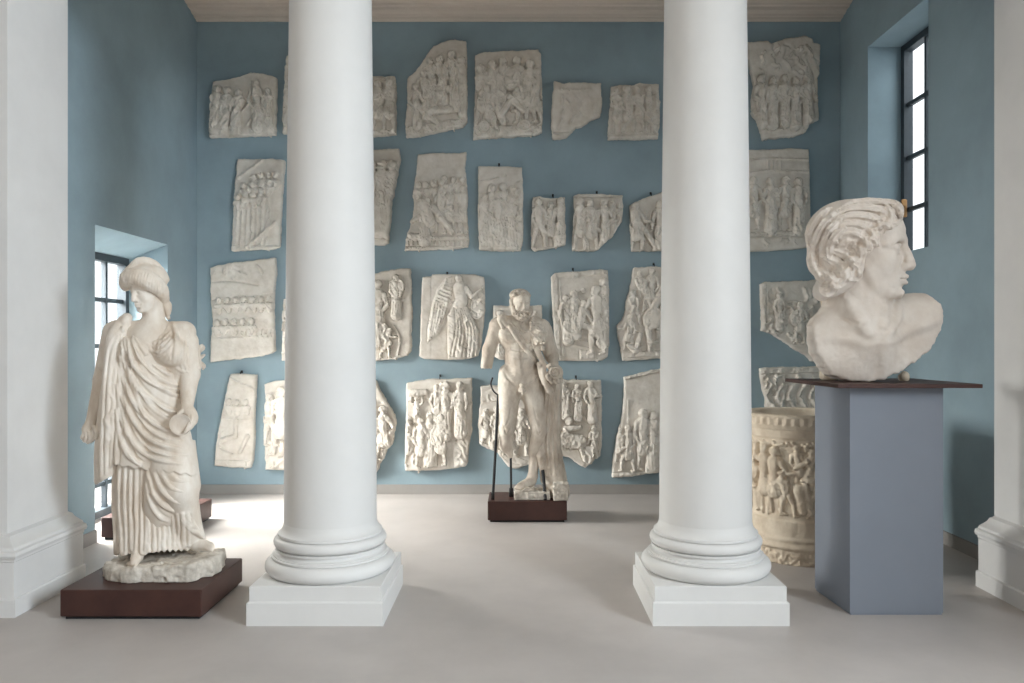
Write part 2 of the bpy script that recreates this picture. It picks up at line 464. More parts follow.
    def lock(s, pts, w, n=3, src=None, k=.8, lift=.2):
        """a lock of hair: parallel strands"""
        P = cat(np.asarray(pts, float), 5); T = np.gradient(P, axis=0); T /= np.linalg.norm(T, axis=1)[:, None] + 1e-9
        N = np.stack((-T[:, 1], T[:, 0]), 1)
        prof = np.sin(np.linspace(.25, math.pi - .12, len(P)))[:, None]
        s.fold(pts, w*.52, k, sink=lift, n=5)
        for i in range(n + 1):
            q = P + N*((i - n/2)*(w/n)*.92)*prof
            s.groove(q[::3], w/n*.42 if 0 < i < n else w/n*.55, .5, sink=.15, n=3)
    def pixels(s):
        X = s.ax[0][:, None, None]; Y = s.ax[1][None, :, None]; Z = s.ax[2][None, None, :]
        return (VX + X*FPX/Y).astype(np.float32), (VY - (Z - EYE)*FPX/Y).astype(np.float32), ((Y - s.D0)/s.s).astype(np.float32)
    def cut(s, fn, k=0):
        """fn(px, py, dz) > 0 is taken away (value in pixels)"""
        v = (fn(*s.pixels())*s.s).astype(np.float32)
        v = np.broadcast_to(v, s.F.shape)
        s.F = -smin(-s.F, -v, k*s.s) if k else np.maximum(s.F, v)
    def bump(s, amp, cell, seed, where=None):
        n = vnoise(s.F.shape, cell/s.h, seed)*amp
        if where is not None: n = n*where(*s.pixels())
        s.F = s.F + n.astype(np.float32)
    def build(s, name, m, parent):
        V, Q = nets(s.F, *s.ax)
        me = mesh_np(name, V, Q, parent.location)
        return link(name, me, m, parent, smooth=True)

def poly_sd(X, Y, P):
    """signed distance to a polygon in 2D, negative inside"""
    P = np.asarray(P, float); d = np.full(np.broadcast(X, Y).shape, 1e9); ins = np.zeros(d.shape, bool)
    for i in range(len(P)):
        a, c = P[i], P[(i+1) % len(P)]; e = c - a
        wx, wy = X - a[0], Y - a[1]
        t = np.clip((wx*e[0] + wy*e[1])/(e @ e + 1e-12), 0, 1)
        d = np.minimum(d, (wx - t*e[0])**2 + (wy - t*e[1])**2)
        cond = ((a[1] <= Y) & (c[1] > Y)) | ((c[1] <= Y) & (a[1] > Y))
        ins ^= cond & (X < a[0] + (Y - a[1])/(e[1] if abs(e[1]) > 1e-12 else 1e-12)*e[0])
    return np.where(ins, -np.sqrt(d), np.sqrt(d))

# a head with a face; h is its height (chin to crown) in pixels
def head(S, p, h, yaw, pitch=0.0, deep=1.0, eyes=True, ears=True, mouth=True):
    """yaw: degrees to the right of the viewer (0 looks at the camera); pitch: degrees down"""
    c = S.w(p); a = math.radians(yaw); q = math.radians(pitch)
    Fw = np.array((math.sin(a)*math.cos(q), -math.cos(a)*math.cos(q), -math.sin(q)))
    L = np.array((-math.cos(a), -math.sin(a), 0.0))
    U = np.cross(Fw, L); U = U if U[2] > 0 else -U
    u = h*S.s
    def W(f, up, l): return c + (Fw*f + U*up + L*l)*u
    R = np.array((Fw, U, L))
    def E(f, up, l, rf, ru, rl, kk, op='u'): S.ellw(W(f, up, l), (rf*u, ru*u, rl*u), R, kk*h, op)
    def Ch(pts, r, kk, op='u'):
        Q = cat([list(W(*t)) for t in pts], 4); rr = np.interp(np.linspace(0, 1, len(Q)), np.linspace(0, 1, len(r)), r) if not np.isscalar(r) else np.full(len(Q), r)
        S.chainw(Q, rr*h, kk*h, op)
    E(-.03, .14, 0, .43, .36, .315, .06)
    E(.13, -.10, 0, .265, .36, .255, .08)
    E(.19, -.30, 0, .20, .19, .18, .08)
    E(.345, -.425, 0, .075, .07, .085, .05)
    E(.20, .19, 0, .20, .20, .245, .08)
    for sg in (1, -1):
        E(.225, -.13, .15*sg, .125, .13, .095, .07)
        Ch([(.385, .075, .03*sg), (.38, .09, .10*sg), (.335, .075, .17*sg), (.27, .03, .225*sg)], [.03, .032, .03, .025], .05)
        Ch([(.10, -.2, .21*sg), (.16, -.36, .17*sg), (.26, -.44, .09*sg)], [.06, .06, .06], .07)
    for sg in (1, -1):
        E(.405, .002, .125*sg, .075*deep, .052*deep, .085, .04/deep, 's')
    Ch([(.385, .11, 0), (.405, .03, 0), (.445, -.08, 0), (.458, -.158, 0)], [.040, .037, .044, .056], .035)
    for sg in (1, -1):
        E(.415, -.178, .047*sg, .048, .034, .034, .02)
        if eyes:
            E(.325, -.002, .122*sg, .052, .044, .075, .008)
            Ch([(.345, .005, .055*sg), (.378, .033, .105*sg), (.355, .030, .16*sg), (.305, .002, .205*sg)], .013, .008)
            Ch([(.345, -.005, .06*sg), (.365, -.040, .115*sg), (.34, -.035, .165*sg), (.305, -.006, .20*sg)], .010, .008)
        if ears:
            E(-.02, -.02, .305*sg, .065, .11, .03, .01); E(.0, -.01, .335*sg, .035, .06, .02, .015, 's')
    E(.32, -.29, 0, .10, .11, .125, .06)
    Ch([(.355, -.292, -.105), (.408, -.278, -.05), (.428, -.270, -.018), (.422, -.276, 0), (.428, -.270, .018), (.408, -.278, .05), (.355, -.292, .105)], [.010, .021, .025, .022, .025, .021, .010], .015)
    Ch([(.355, -.305, -.09), (.405, -.330, -.045), (.418, -.334, 0), (.405, -.330, .045), (.355, -.305, .09)], [.012, .026, .030, .026, .012], .018)
    if mouth: Ch([(.375, -.298, -.10), (.425, -.300, -.045), (.445, -.298, 0), (.425, -.300, .045), (.375, -.298, .10)], .0085, .008, 's')
    E(.415, -.375, 0, .03, .022, .06, .035, 's')
    return W

def hand(S, wrist, pts_list, thumb, palm, r=2.2, k=.8):
    """palm blob, four fingers and a thumb as chains of joints"""
    S.cone(wrist, palm[0], palm[1]*.85, palm[1], 2)
    S.ell(palm[0], palm[2], 2)
    for f in pts_list: S.chain(f, [r*1.05, r, r*.95, r*.8][:len(f)], k, n=3)
    S.chain(thumb, [r*1.3, r*1.15, r*.9][:len(thumb)], k, n=3)

# ------------------------------------------------------------------ low relief: a height field drawn in photograph pixels
class Carve:
    def __init__(s, X, Y):
        s.X, s.Y = X, Y; s.gr = .55; s.H = np.zeros(X.shape, np.float32)
    def _d(s, a, c, r0, r1):
        ax, ay = a; vx, vy = c[0] - ax, c[1] - ay; L = vx*vx + vy*vy + 1e-9
        t = np.clip(((s.X - ax)*vx + (s.Y - ay)*vy)/L, 0, 1)
        return np.hypot(s.X - ax - t*vx, s.Y - ay - t*vy), r0 + (r1 - r0)*t
    def cap(s, a, c, r0, r1=None, lift=0.0, hgt=.8):
        d, r = s._d(a, c, r0, r0 if r1 is None else r1)
        h = lift + hgt*np.sqrt(np.clip(1 - (d/r)**2, 0, 1))*r
        edge = np.clip((d - r)/.9, 0, 1)
        s.H = np.where(d < r, np.maximum(s.H, h), s.H - s.gr*np.exp(-((d - r)/.8)**2)*(edge < 1)*(s.H < lift + 2.5))
    def line(s, pts, w, depth):
        """a ridge (depth > 0) or a groove (depth < 0) along a curve"""
        P = cat(np.asarray(pts, float), 4); D = None
        for i in range(len(P) - 1):
            d, _ = s._d(P[i], P[i+1], 1, 1); D = d if D is None else np.minimum(D, d)
        s.H = s.H + depth*np.exp(-(D/w)**2)
    def disc(s, x, y, rx, ry, lift=1.0, rim=.6, hgt=.35, rot=0):
        a = math.radians(rot); u = ((s.X - x)*math.cos(a) + (s.Y - y)*math.sin(a))/rx; v = (-(s.X - x)*math.sin(a) + (s.Y - y)*math.cos(a))/ry
        q = np.hypot(u, v); m = min(rx, ry)
        h = lift + hgt*m*np.sqrt(np.clip(1 - q*q, 0, 1)) + rim*np.exp(-((q - .9)*m/.7)**2)
        s.H = np.where(q < 1, np.maximum(s.H, h), s.H - .5*np.exp(-((q - 1)*m/.8)**2))
    def slab(s, P, h, soft=.8):
        d = poly_sd(s.X, s.Y, P); s.H = np.maximum(s.H, h*np.clip(.5 - d/soft, 0, 1)); s.H -= .4*np.exp(-((d - .6)/.7)**2)
    def teeth(s, x0, x1, y, n, w, h):
        for i in range(n): s.cap((x0 + (x1 - x0)*i/(n - 1), y - h), (x0 + (x1 - x0)*i/(n - 1), y + h), w, w, 0, 1.0)
    def headr(s, x, y, r, lift=1.6, f=1):
        s.cap((x, y - .15*r), (x + .12*r*f, y + .3*r), r, r*.8, lift, .8)
        s.cap((x + .75*r*f, y + .2*r), (x + .85*r*f, y + .45*r), r*.28, r*.22, lift + .3, .8)
        for i in range(3): s.line([(x - r, y - .5*r + i*r*.35), (x, y - .75*r + i*r*.3), (x + .5*r*f, y - .3*r + i*r*.2)], .5, -.35)
    def fig(s, x, y, h, f=1, lift=1.2, seed=0, arms=(1, 1), stride=.5, dress=0, lean=0.0, shield=0):
        """a standing figure: (x, y) the head, h its height; f the side it faces; dress 0 nude, 1 short tunic, 2 long robe"""
        q = random.Random(seed); u = h/7.2
        hip = (x + lean*u, y + 3.4*u); sh = (x, y + 1.05*u)
        ft = y + h - .5*u
        # legs
        st = stride*u
        if dress < 2:
            for sg, l in ((-1, -.4), (1, 0)):
                kn = (hip[0] + sg*.45*u + (.5*st*sg) + .15*u*f, y + 4.9*u); fo = (hip[0] + sg*(.35*u + st), ft)
                s.cap((hip[0] + sg*.3*u, hip[1]), kn, .48*u, .36*u, lift + l, .75); s.cap(kn, fo, .34*u, .2*u, lift + l, .75)
                s.cap(fo, (fo[0] + .45*u*f, fo[1] + .12*u), .2*u, .15*u, lift + l, .7)
        if dress == 1:
            s.cap((hip[0], hip[1] - .2*u), (hip[0], y + 4.3*u), .72*u, .9*u, lift + .2, .55)
            for i in range(4):
                xx = hip[0] + (i - 1.5)*.42*u; s.line([(x + (i - 1.5)*.25*u, y + 3.0*u), (xx, y + 4.9*u)], .45, -.45)
        if dress == 2:
            s.cap(hip, (hip[0] + .1*u*f, ft), .78*u, .98*u, lift, .6)
            for i in range(5):
                xx = hip[0] + (i - 2)*.42*u; s.line([(x + (i - 2)*.2*u, y + 2.6*u), (xx + .2*u*f, y + 4.5*u), (xx, ft)], .5, -.55)
        # trunk
        s.cap(sh, (x + lean*.8*u, y + 2.9*u), .74*u, .56*u, lift + .3, .7)
        s.cap((x - .6*u, sh[1] + .1*u), (x + .6*u, sh[1] + .1*u), .42*u, .42*u, lift + .2, .8)
        if dress:
            s.line([(x - .6*u, sh[1]), (x + .1*u, y + 1.9*u), (x + .6*u, y + 2.8*u)], .5, -.4)
            s.line([(x + .5*u, sh[1]), (x - .1*u, y + 2.1*u), (x - .5*u, y + 2.9*u)], .45, -.3)
        # arms
        for sg, on in zip((-1, 1), arms):
            if not on: continue
            a0 = (x + sg*.75*u, sh[1] + .1*u)
            if on == 2: el = (x + sg*1.3*u, sh[1] - .3*u); ha = (x + sg*1.2*u, sh[1] - 1.6*u)
            elif on == 3: el = (x + sg*.9*u + .5*u*f, sh[1] + 1.3*u); ha = (el[0] + 1.2*u*f, el[1] - .1*u)
            else: el = (x + sg*(.95 + .3*q.random())*u, sh[1] + 1.45*u); ha = (x + sg*(.5 + .5*q.random())*u + .3*u*f, sh[1] + (2.1 + .5*q.random())*u)
            s.cap(a0, el, .32*u, .26*u, lift + .9, .85); s.cap(el, ha, .26*u, .2*u, lift + .9, .85)
        if shield: s.disc(x + .5*u*f, y + 2.6*u, 1.0*u, 1.45*u, lift + 1.0, .7, .3)
        s.headr(x, y, .55*u, lift + .9, f)
    def horse(s, x, y, w, f=1, lift=.8):
        u = w/6
        s.cap((x - 1.6*u*f, y), (x + 1.4*u*f, y - .1*u), 1.0*u, 1.05*u, lift, .7)
        s.cap((x + 1.6*u*f, y - .5*u), (x + 2.6*u*f, y - 2.0*u), .8*u, .5*u, lift + .3, .7)
        s.cap((x + 2.6*u*f, y - 2.1*u), (x + 3.5*u*f, y - 1.4*u), .45*u, .28*u, lift + .5, .8)
        for a, c in ((-2.1, -2.5), (-1.6, -1.2), (1.5, 1.2), (2.0, 2.6)):
            s.cap((x + a*u*f, y + .6*u), (x + (a + .15)*u*f, y + 1.8*u), .38*u, .25*u, lift, .7); s.cap((x + (a + .15)*u*f, y + 1.8*u), (x + c*u*f, y + 3.0*u), .22*u, .18*u, lift, .7)
        s.cap((x - 2.5*u*f, y - .3*u), (x - 3.1*u*f, y + 1.4*u), .25*u, .18*u, lift, .7)

YB = 7.8
SR = (YB - .06)/FPX           # one photograph pixel at the face of the reliefs, in metres
def relief(label, outline, draw, seed, thick=.065, rough=.9, hook=None, pins=(), field=0.0, fine=1.0):
    """a cast slab on the back wall: broken outline, relief carved on its face"""
    P = np.array(outline, float)
    h = .0058
    lo, hi = P.min(0) - 3, P.max(0) + 3
    a = at(lo[0], hi[1], YB - .06); c = at(hi[0], lo[1], YB - .06)
    xs = np.arange(a[0], c[0], h); zs = np.arange(a[2], c[2], h)
    PX = (VX + xs/SR)[:, None] + 0*zs[None]; PY = (VY - (zs - EYE)/SR)[None] + 0*xs[:, None]
    k = Carve(PX, PY); draw(k)
    if fine:
        H0 = k.H.copy(); scribble(k, (*P.min(0), *P.max(0)), int(fine*(P.max(0) - P.min(0)).prod()/26), seed + 90, .6, .7, 6)
        k.H = np.where(H0 > .8, k.H, H0); H0 = k.H.copy()
        scribble(k, (*P.min(0), *P.max(0)), int(fine*(P.max(0) - P.min(0)).prod()/34), seed + 190, 1.0, .68, 8)
        k.H = np.where(H0 > .35, k.H, H0)
    n = vnoise(PX.shape, 6, seed)*.30 + vnoise(PX.shape, 2.6, seed + 1)*.16
    Hh = np.clip(k.H, -1.6, 6.0); Hh = np.sign(Hh)*np.abs(Hh)**.85*(1.5 if hi[1] < 262 else 1.15)
    Hh = (Hh + .5*n)*SR + field
    sd = poly_sd(PX, PY, P) + vnoise(PX.shape, 9, seed + 2)*rough*.6 + vnoise(PX.shape, 3, seed + 3)*rough*.35
    sd = sd*SR
    ys = np.arange(YB - thick - .088, YB + h*1.5, h)
    dep = (YB - ys)[None, :, None]
    T = thick + Hh
    F = dep - T[:, None, :]*1.0
    F = F*.75
    F = -smin(-F, -sd[:, None, :].repeat(len(ys), 1), .022)
    F = np.maximum(F, -dep)
    V, Q = nets(F.astype(np.float32), xs, ys, zs)
    V[:, 1] = np.minimum(V[:, 1], YB - .0015)
    cx, cz = float(V[:, 0].mean()), float(V[:, 2].min())
    t = thing('relief_panel', label, 'relief', (cx, YB, cz), 'plaster reliefs on the back wall')
    link('slab', mesh_np('slab', V, Q, t.location), M['plaster'], t, smooth=True)
    if hook:
        q = at(hook[0], hook[1], YB - .03)
        b = MB(); b.tube([(q[0], YB - .004, q[2] + .026), (q[0], YB - .02, q[2] + .024), (q[0], YB - .045, q[2] + .014), (q[0], YB - .05, q[2] - .012)], .005, 8)
        b.box(q[0] - .009, q[0] + .009, YB - .006, YB - .0015, q[2] + .008, q[2] + .034); b.build('wall_hook', M['iron'], t, t.location)
    for px, py in pins:
        q = at(px, py, YB - .04)
        b = MB(); b.tube([(q[0], YB - .0015, q[2]), (q[0], YB - thick - .012, q[2]), (q[0], YB - thick - .02, q[2] + .022)], .008, 8); b.build('support_pin', M['plaster'], t, t.location)
    return t

R = random.Random(7)
def crowd(k, x0, x1, y, n, h, seed, dress=1, jit=2.0, lift=1.0, arms=(1, 1), **a):
    q = random.Random(seed)
    for i in range(n):
        x = x0 + (x1 - x0)*(i + .5)/n
        k.fig(x + q.uniform(-1, 1), y + q.uniform(-jit, jit), h*q.uniform(.95, 1.05), q.choice((-1, 1)), lift + q.uniform(-.3, .5), q.randint(0, 999),
              tuple(q.choice((1, 1, 3)) if v else 0 for v in arms), q.uniform(.1, .6), dress, q.uniform(-.3, .3), **a)
def heads(k, x0, x1, y, n, r, seed, slope=0.0, lift=.6):
    q = random.Random(seed); k.gr = .2; lift = lift + .5
    for i in range(n):
        t = (i + .5)/n; x = x0 + (x1 - x0)*t; yy = y + slope*(x - x0) + q.uniform(-.8, .8)
        k.cap((x - .9*r, yy + r*2.0), (x + .9*r, yy + r*2.0), r*.85, r*.85, lift - .1, .5); k.cap((x, yy + r*2.2), (x + q.uniform(-.6, .6)*r, yy + r*3.6), r*1.15, r*.9, lift - .3, .4); a = q.choice((-1, 1)); k.cap((x + a*r, yy + 2.1*r), (x - a*.2*r, yy + 3.4*r), r*.4, r*.3, lift + .4, .7); k.headr(x, yy, r*.95, lift + .9, a); k.line([(x - r, yy - .5*r), (x, yy - .75*r), (x + r, yy - .4*r)], .5, -.5)
    k.gr = .55
def scribble(k, box, n, seed, w=1.0, dep=1.2, length=9):
    """worn drapery and limbs: many short rounded strokes"""
    q = random.Random(seed); x0, y0, x1, y1 = box
    for i in range(n):
        x, y = q.uniform(x0, x1), q.uniform(y0, y1); a = q.gauss(1.35, .75); L = length*q.uniform(.5, 1.1)
        x2, y2 = x + L*math.cos(a), y + L*math.sin(a); m = ((x + x2)/2 + q.uniform(-2, 2), (y + y2)/2 + q.uniform(-1, 1))
        k.line([(x, y), m, (x2, y2)], w*q.uniform(.8, 1.3), dep*q.choice((1, 1, -.7)))

# ---- top row
def d(k):
    k.slab([(209, 129), (276, 129), (276, 137), (209, 137)], .9)
    for i, x in enumerate((218, 228, 239)): k.fig(x, 90 + i*1.5, 43, -1, 1.2, i, (1, 3), .5, 2, -.4)
    k.fig(256, 84, 46, 1, .9, 5, (1, 1), .4, 2, .3); k.fig(268, 92, 40, 1, .5, 7, (1, 0), .3, 2)
    for i in range(8): k.line([(222 + i*4, 96 + i), (218 + i*3.5, 112), (211 + i*3, 127)], .8, 1.0 if i % 2 else -.8)
    for i in range(5): k.line([(250 + i*6, 98), (254 + i*5, 112), (247 + i*6, 126)], .9, .7)
relief('wide worn top-row relief with robed figures, farthest left of the top row', [(212,81),(228,79),(242,76),(250,72),(262,73),(276,77),(276,95),(275,135),(262,135),(240,136),(209,137),(210,115),(211,98)], d, 11, pins=[(270, 136)])
def d(k):
    crowd(k, 284, 322, 62, 3, 62, 3, 2)
    for y in (58, 68, 80, 92, 104, 116): k.line([(285, y), (288, y + 3), (284, y + 8)], .9, .9)
relief('tall top-row relief mostly hidden behind the left column, only its left edge showing', [(289,47),(324,46),(324,133),(282,133),(283,118),(285,90),(286,68)], d, 12)
def d(k):
    crowd(k, 336, 396, 86, 5, 48, 8, 1); k.slab([(334, 131), (397, 131), (397, 137), (334, 137)], 1.0)
    k.slab([(334, 76), (397, 76), (397, 80), (334, 80)], .9)
relief('top-row relief cut off by the right side of the left column, small rows of figures', [(334,75),(375,76),(395,76),(396,95),(396,134),(384,136),(334,136)], d, 13)
def d(k):
    k.slab([(404, 128), (468, 118), (468, 128), (404, 138)], 1.4)
    for i, (x, y, h) in enumerate(((430, 62, 44), (440, 60, 46), (424, 75, 44), (452, 56, 52), (415, 88, 40), (462, 62, 55))): k.fig(x, y, h, 1, .8 + .15*i, i, (1, 3), .6, 2, .4)
    k.cap((416, 106), (438, 124), 3.5, 2.5, 1.6); k.cap((430, 112), (462, 108), 4, 3, 1.4); k.cap((448, 90), (466, 104), 3.5, 3, 1.8)
    for i in range(5): k.line([(444 + i*4, 70), (446 + i*3, 90), (440 + i*5, 105)], .8, .9)
relief('large top-row relief with a slanting upper left corner, seated robed figures', [(407,78),(414,72),(424,59),(433,46),(441,42),(454,39),(466,41),(467,70),(467,121),(463,126),(440,131),(420,136),(406,137),(405,120),(407,100)], d, 14, pins=[(454, 130), (420, 136)])
def d(k):
    k.slab([(473, 126), (544, 126), (544, 140), (473, 140)], 1.0)
    for i, (x, y, h, f) in enumerate(((481, 70, 60, 1), (492, 66, 58, 1), (503, 62, 50, -1), (517, 62, 52, 1), (530, 66, 60, -1), (487, 90, 42, 1), (537, 74, 54, -1))): k.fig(x, y, h, f, .7 + .2*i, i, (3, 1), .7, 1, .4*f)
    k.disc(512, 80, 9, 11, 2.0, 1.2, .3, 20); k.disc(520, 96, 8, 8, 2.2, 1.0, .3); k.disc(484, 127, 6, 6, 1.5, 1.2, .2); k.disc(524, 126, 7, 6, 1.5, 1.2, .2)
    k.cap((494, 100), (503, 123), 4, 3, 2.2); k.cap((512, 100), (500, 118), 3, 2.5, 2.4); k.cap((510, 98), (524, 112), 3.2, 2.6, 2.4)
relief('large squarish top-row relief crowded with fighting figures and round shields', [(475,55),(482,52),(500,51),(520,50),(538,49),(541,53),(542,80),(543,110),(542,132),(535,135),(500,137),(473,139),(474,120),(475,85)], d, 15, pins=[(531, 136), (489, 138)])
def d(k):
    k.line([(560, 90), (578, 91), (590, 90)], 1.4, .7); k.line([(562, 96), (562, 116), (558, 130)], 1.6, .6); k.line([(572, 95), (580, 105), (578, 116)], 2.0, .6)
    k.line([(588, 95), (592, 104), (594, 114)], 1.6, .5); k.slab([(551, 133), (578, 133), (578, 140), (551, 140)], .7); k.line([(566, 100), (574, 112), (570, 124)], 1.4, .5); k.line([(584, 100), (578, 108), (586, 116)], 1.4, -.4)
relief('small worn top-row relief with its lower right corner broken away', [(554,81),(565,83),(580,82),(601,83),(602,100),(601,116),(590,121),(582,126),(576,127),(570,134),(566,138),(552,139),(551,120),(552,100)], d, 16, rough=1.1, field=.006)
def d(k):
    for i, (x, y, h) in enumerate(((616, 92, 44), (626, 90, 46), (637, 91, 44), (648, 90, 46), (655, 96, 40))): k.fig(x, y, h, 1 if i % 2 else -1, .6, 30 + i, (1, 3), .4, 1, .3)
    k.line([(630, 100), (640, 112), (652, 124)], 1.5, 1.4); k.cap((617, 98), (621, 104), 2.4, 2, 2.2); scribble(k, (611, 92, 657, 126), 14, 4, 1, .9)
    k.slab([(608, 136), (660, 135), (660, 140), (608, 140)], .8)
relief('small square top-row relief with worn walking figures, just left of the right column', [(611,86),(620,84),(634,85),(640,82),(648,84),(659,84),(660,105),(659,130),(658,138),(640,139),(608,139),(609,120),(610,105)], d, 17, pins=[(640, 139)])
def d(k):
    for i in range(5): k.headr(762 + i*11, 78 + (i % 2)*2, 3.0, 1.6, 1 if i % 2 else -1)
    for i in range(5): k.fig(761 + i*11.5, 80 + (i % 2)*2, 46, -1 if i % 2 else 1, .8, 50 + i, (1, 1), .3, 2)
    scribble(k, (756, 44, 814, 72), 34, 6, 1.1, 1.1, 10); k.line([(755, 130), (775, 130), (806, 126)], 1.2, 1.2); k.line([(808, 60), (815, 80), (812, 110)], 1.2, -1.2); k.line([(806, 46), (814, 62), (818, 75)], 1.3, 1.4)
relief('large ragged top-row relief with five small standing figures, right of the right column', [(746,42),(760,41),(769,40),(772,43),(786,38),(804,35),(813,38),(814,42),(821,44),(820,62),(818,85),(819,104),(820,120),(812,123),(808,125),(807,132),(795,136),(764,139),(760,130),(757,120),(752,112),(752,98),(754,84),(751,70),(748,55)], d, 18, rough=1.2)
# ---- second row
def d(k):
    k.line([(238, 178), (252, 168), (262, 160)], 1.3, 1.1); k.line([(238, 184), (256, 172), (270, 160)], 1.0, -.8)
    for j, (y, x0, x1, n) in enumerate(((178, 250, 280, 4), (187, 240, 274, 4), (197, 234, 266, 4))): heads(k, x0, x1, y, n, 3.1, j, -.12, .5 + .3*j)
    for i in range(7): k.line([(238 + i*5, 206 - i*.6), (237 + i*5, 225), (236 + i*5, 246)], 1.2, 1.3 if i % 2 else .8)
    k.line([(246, 248), (260, 236), (275, 222)], 1.2, 1.6); k.line([(250, 250), (264, 238), (280, 224)], 1, -.9); k.line([(268, 196), (270, 210), (268, 222)], .9, .9)
    k.slab([(231, 246), (280, 246), (280, 252), (231, 252)], .6)
relief('tall second-row relief with slanting ranks of soldiers\' heads, left of the left column', [(237,158),(250,159),(270,158),(284,160),(283,180),(281,205),(280,230),(279,246),(272,249),(250,250),(231,251),(232,230),(233,205),(235,180)], d, 21, pins=[(268, 250)])
def d(k):
    crowd(k, 346, 398, 165, 5, 66, 9, 2); k.fig(382, 170, 58, 1, 1.4, 4, (1, 3), .5, 1); k.line([(376, 176), (386, 172), (397, 168)], 1, 1.2)
relief('tall second-row relief with a wavy right edge, cut off by the left column', [(344,153),(375,149),(399,148),(400,160),(398,172),(395,188),(392,200),(391,215),(389,232),(388,243),(384,245),(344,245)], d, 22)
def d(k):
    for y in (163, 168): k.line([(412, y), (440, y - 1), (466, y - 2)], .7, -.7)
    for x in range(418, 468, 3): k.line([(x, 168), (x, 173)], .5, -.5)
    heads(k, 415, 445, 186, 4, 3.3, 3, -.12, .6); heads(k, 440, 467, 179, 3, 3.3, 5, .05, .6)
    for x in (441, 450, 458, 464): k.fig(x, 190, 46, -1, .7, x, (1, 1), .3, 1)
    k.fig(428, 202, 42, -1, 1.9, 2, (1, 3), .8, 2, -.5); k.cap((424, 206), (430, 222), 7, 6, 2.2, .55); k.cap((434, 208), (452, 232), 3.2, 2.6, 2.6); k.cap((425, 214), (412, 222), 2.4, 2, 2.4); k.cap((424, 226), (426, 238), 5, 5.5, 1.8, .5); k.cap((411, 236), (430, 238), 3, 3, 1.2)
    k.slab([(404, 238), (469, 236), (469, 240), (404, 241)], 1.2); k.teeth(408, 467, 243.5, 14, 1.3, 1.6); k.slab([(404, 247), (469, 246), (469, 252), (404, 252)], 1.2)
relief('tall second-row relief with a crowd behind a kneeling figure over a toothed border', [(418,154),(430,153),(450,153),(466,152),(465,165),(466,180),(468,197),(467,210),(468,225),(469,240),(468,247),(455,249),(425,250),(404,251),(406,238),(410,225),(413,213),(414,203),(412,195),(414,185),(416,170)], d, 23, pins=[(453, 250), (419, 251)])
def d(k):
    k.line([(480, 182), (492, 180), (505, 176)], 1.2, .9); k.line([(500, 168), (500, 178)], .8, -.6); k.line([(513, 168), (513, 182)], .8, -.6)
    for i, (x, y, h, l) in enumerate(((492, 189, 56, .6), (503, 188, 56, .5), (513, 190, 52, .5), (520, 186, 58, .5), (484, 198, 52, 1.0), (498, 196, 54, 1.8), (511, 200, 50, 1.6))): k.fig(x, y, h, 1 if i % 2 else -1, l, i + 4, (1, 3 if i > 4 else 1), .3, 2, .2)
    k.slab([(477, 247), (524, 247), (524, 252), (477, 252)], .5)
relief('narrow upright second-row relief with a procession of standing robed figures, under a dark hook', [(478,166),(490,166),(510,166),(522,167),(523,190),(523,215),(523,240),(521,251),(500,251),(479,250),(478,225),(478,195)], d, 24, rough=.6, hook=(499, 166), pins=[(513, 251)])
def d(k):
    k.fig(539, 203, 48, 1, 1.8, 3, (1, 1), .6, 0); k.fig(551, 206, 44, -1, .9, 5, (1, 3), .4, 1); k.fig(561, 202, 50, -1, 1.6, 8, (1, 1), .4, 2)
relief('smallest second-row relief with three striding figures, beside the one with broken corner', [(533,197),(540,196),(550,198),(565,197),(565,215),(566,230),(566,245),(556,247),(545,249),(535,251),(531,248),(531,225),(532,210)], d, 25, hook=(553, 197), pins=[(556, 248)])
def d(k):
    for i, (x, y, h, l, dr) in enumerate(((580, 202, 50, 1.0, 1), (590, 204, 50, 1.6, 1), (604, 203, 46, 1.8, 2), (612, 204, 40, .8, 2), (619, 206, 30, .8, 2))): k.fig(x, y, h, -1, l, i + 11, (1, 1), .6, dr, .2)
    k.slab([(572, 193), (624, 193), (624, 197), (572, 198)], 1.0); k.cap((590, 224), (602, 234), 2.4, 2, 2.2)
relief('small second-row relief with four robed figures and a broken lower right corner', [(573,195),(585,194),(605,194),(615,195),(623,195),(623,210),(622,222),(616,230),(613,236),(606,242),(600,248),(594,251),(572,251),(573,230),(574,210)], d, 26, hook=(597, 194), pins=[(588, 251)])
def d(k):
    k.fig(635, 206, 50, 1, 1.8, 2, (1, 3), .5, 1, .2); k.cap((638, 222), (655, 246), 3.0, 2.4, 2.0); k.fig(660, 205, 50, -1, 1.2, 6, (1, 1), .3, 2); k.fig(676, 203, 50, 1, 1, 9, (1, 1), .3, 2); k.line([(646, 212), (646, 230)], .9, .8)
relief('second-row relief with a slanting top edge, running behind the right column', [(630,205),(640,200),(650,196),(664,191),(688,190),(688,251),(660,251),(632,251),(631,240),(630,222)], d, 27, hook=(651, 195), pins=[(640, 251)])
def d(k):
    for y in (160, 172): k.line([(740, y), (770, y - 1), (808, y)], .9, .9)
    for x in (768, 772, 776, 780): k.line([(x, 158), (x, 170)], .6, .6)
    for i, (x, h) in enumerate(((753, 52), (770, 50), (785, 52), (798, 50))): k.fig(x, 181 + i % 2, h, 1 if i % 2 else -1, .5, 60 + i, (1, 1), .4, 1 + i % 2)
    k.slab([(735, 233), (811, 231), (811, 236), (735, 238)], .9); scribble(k, (752, 236, 806, 246), 8, 3, .8, .5, 5)
    k.disc(771, 206, 7, 13, .8, .8, .2)
relief('large rectangular second-row relief with faint standing figures, right of the right column', [(734,150),(770,149),(790,148),(809,149),(810,170),(811,200),(811,230),(810,247),(795,249),(770,251),(734,252)], d, 28, rough=.5)
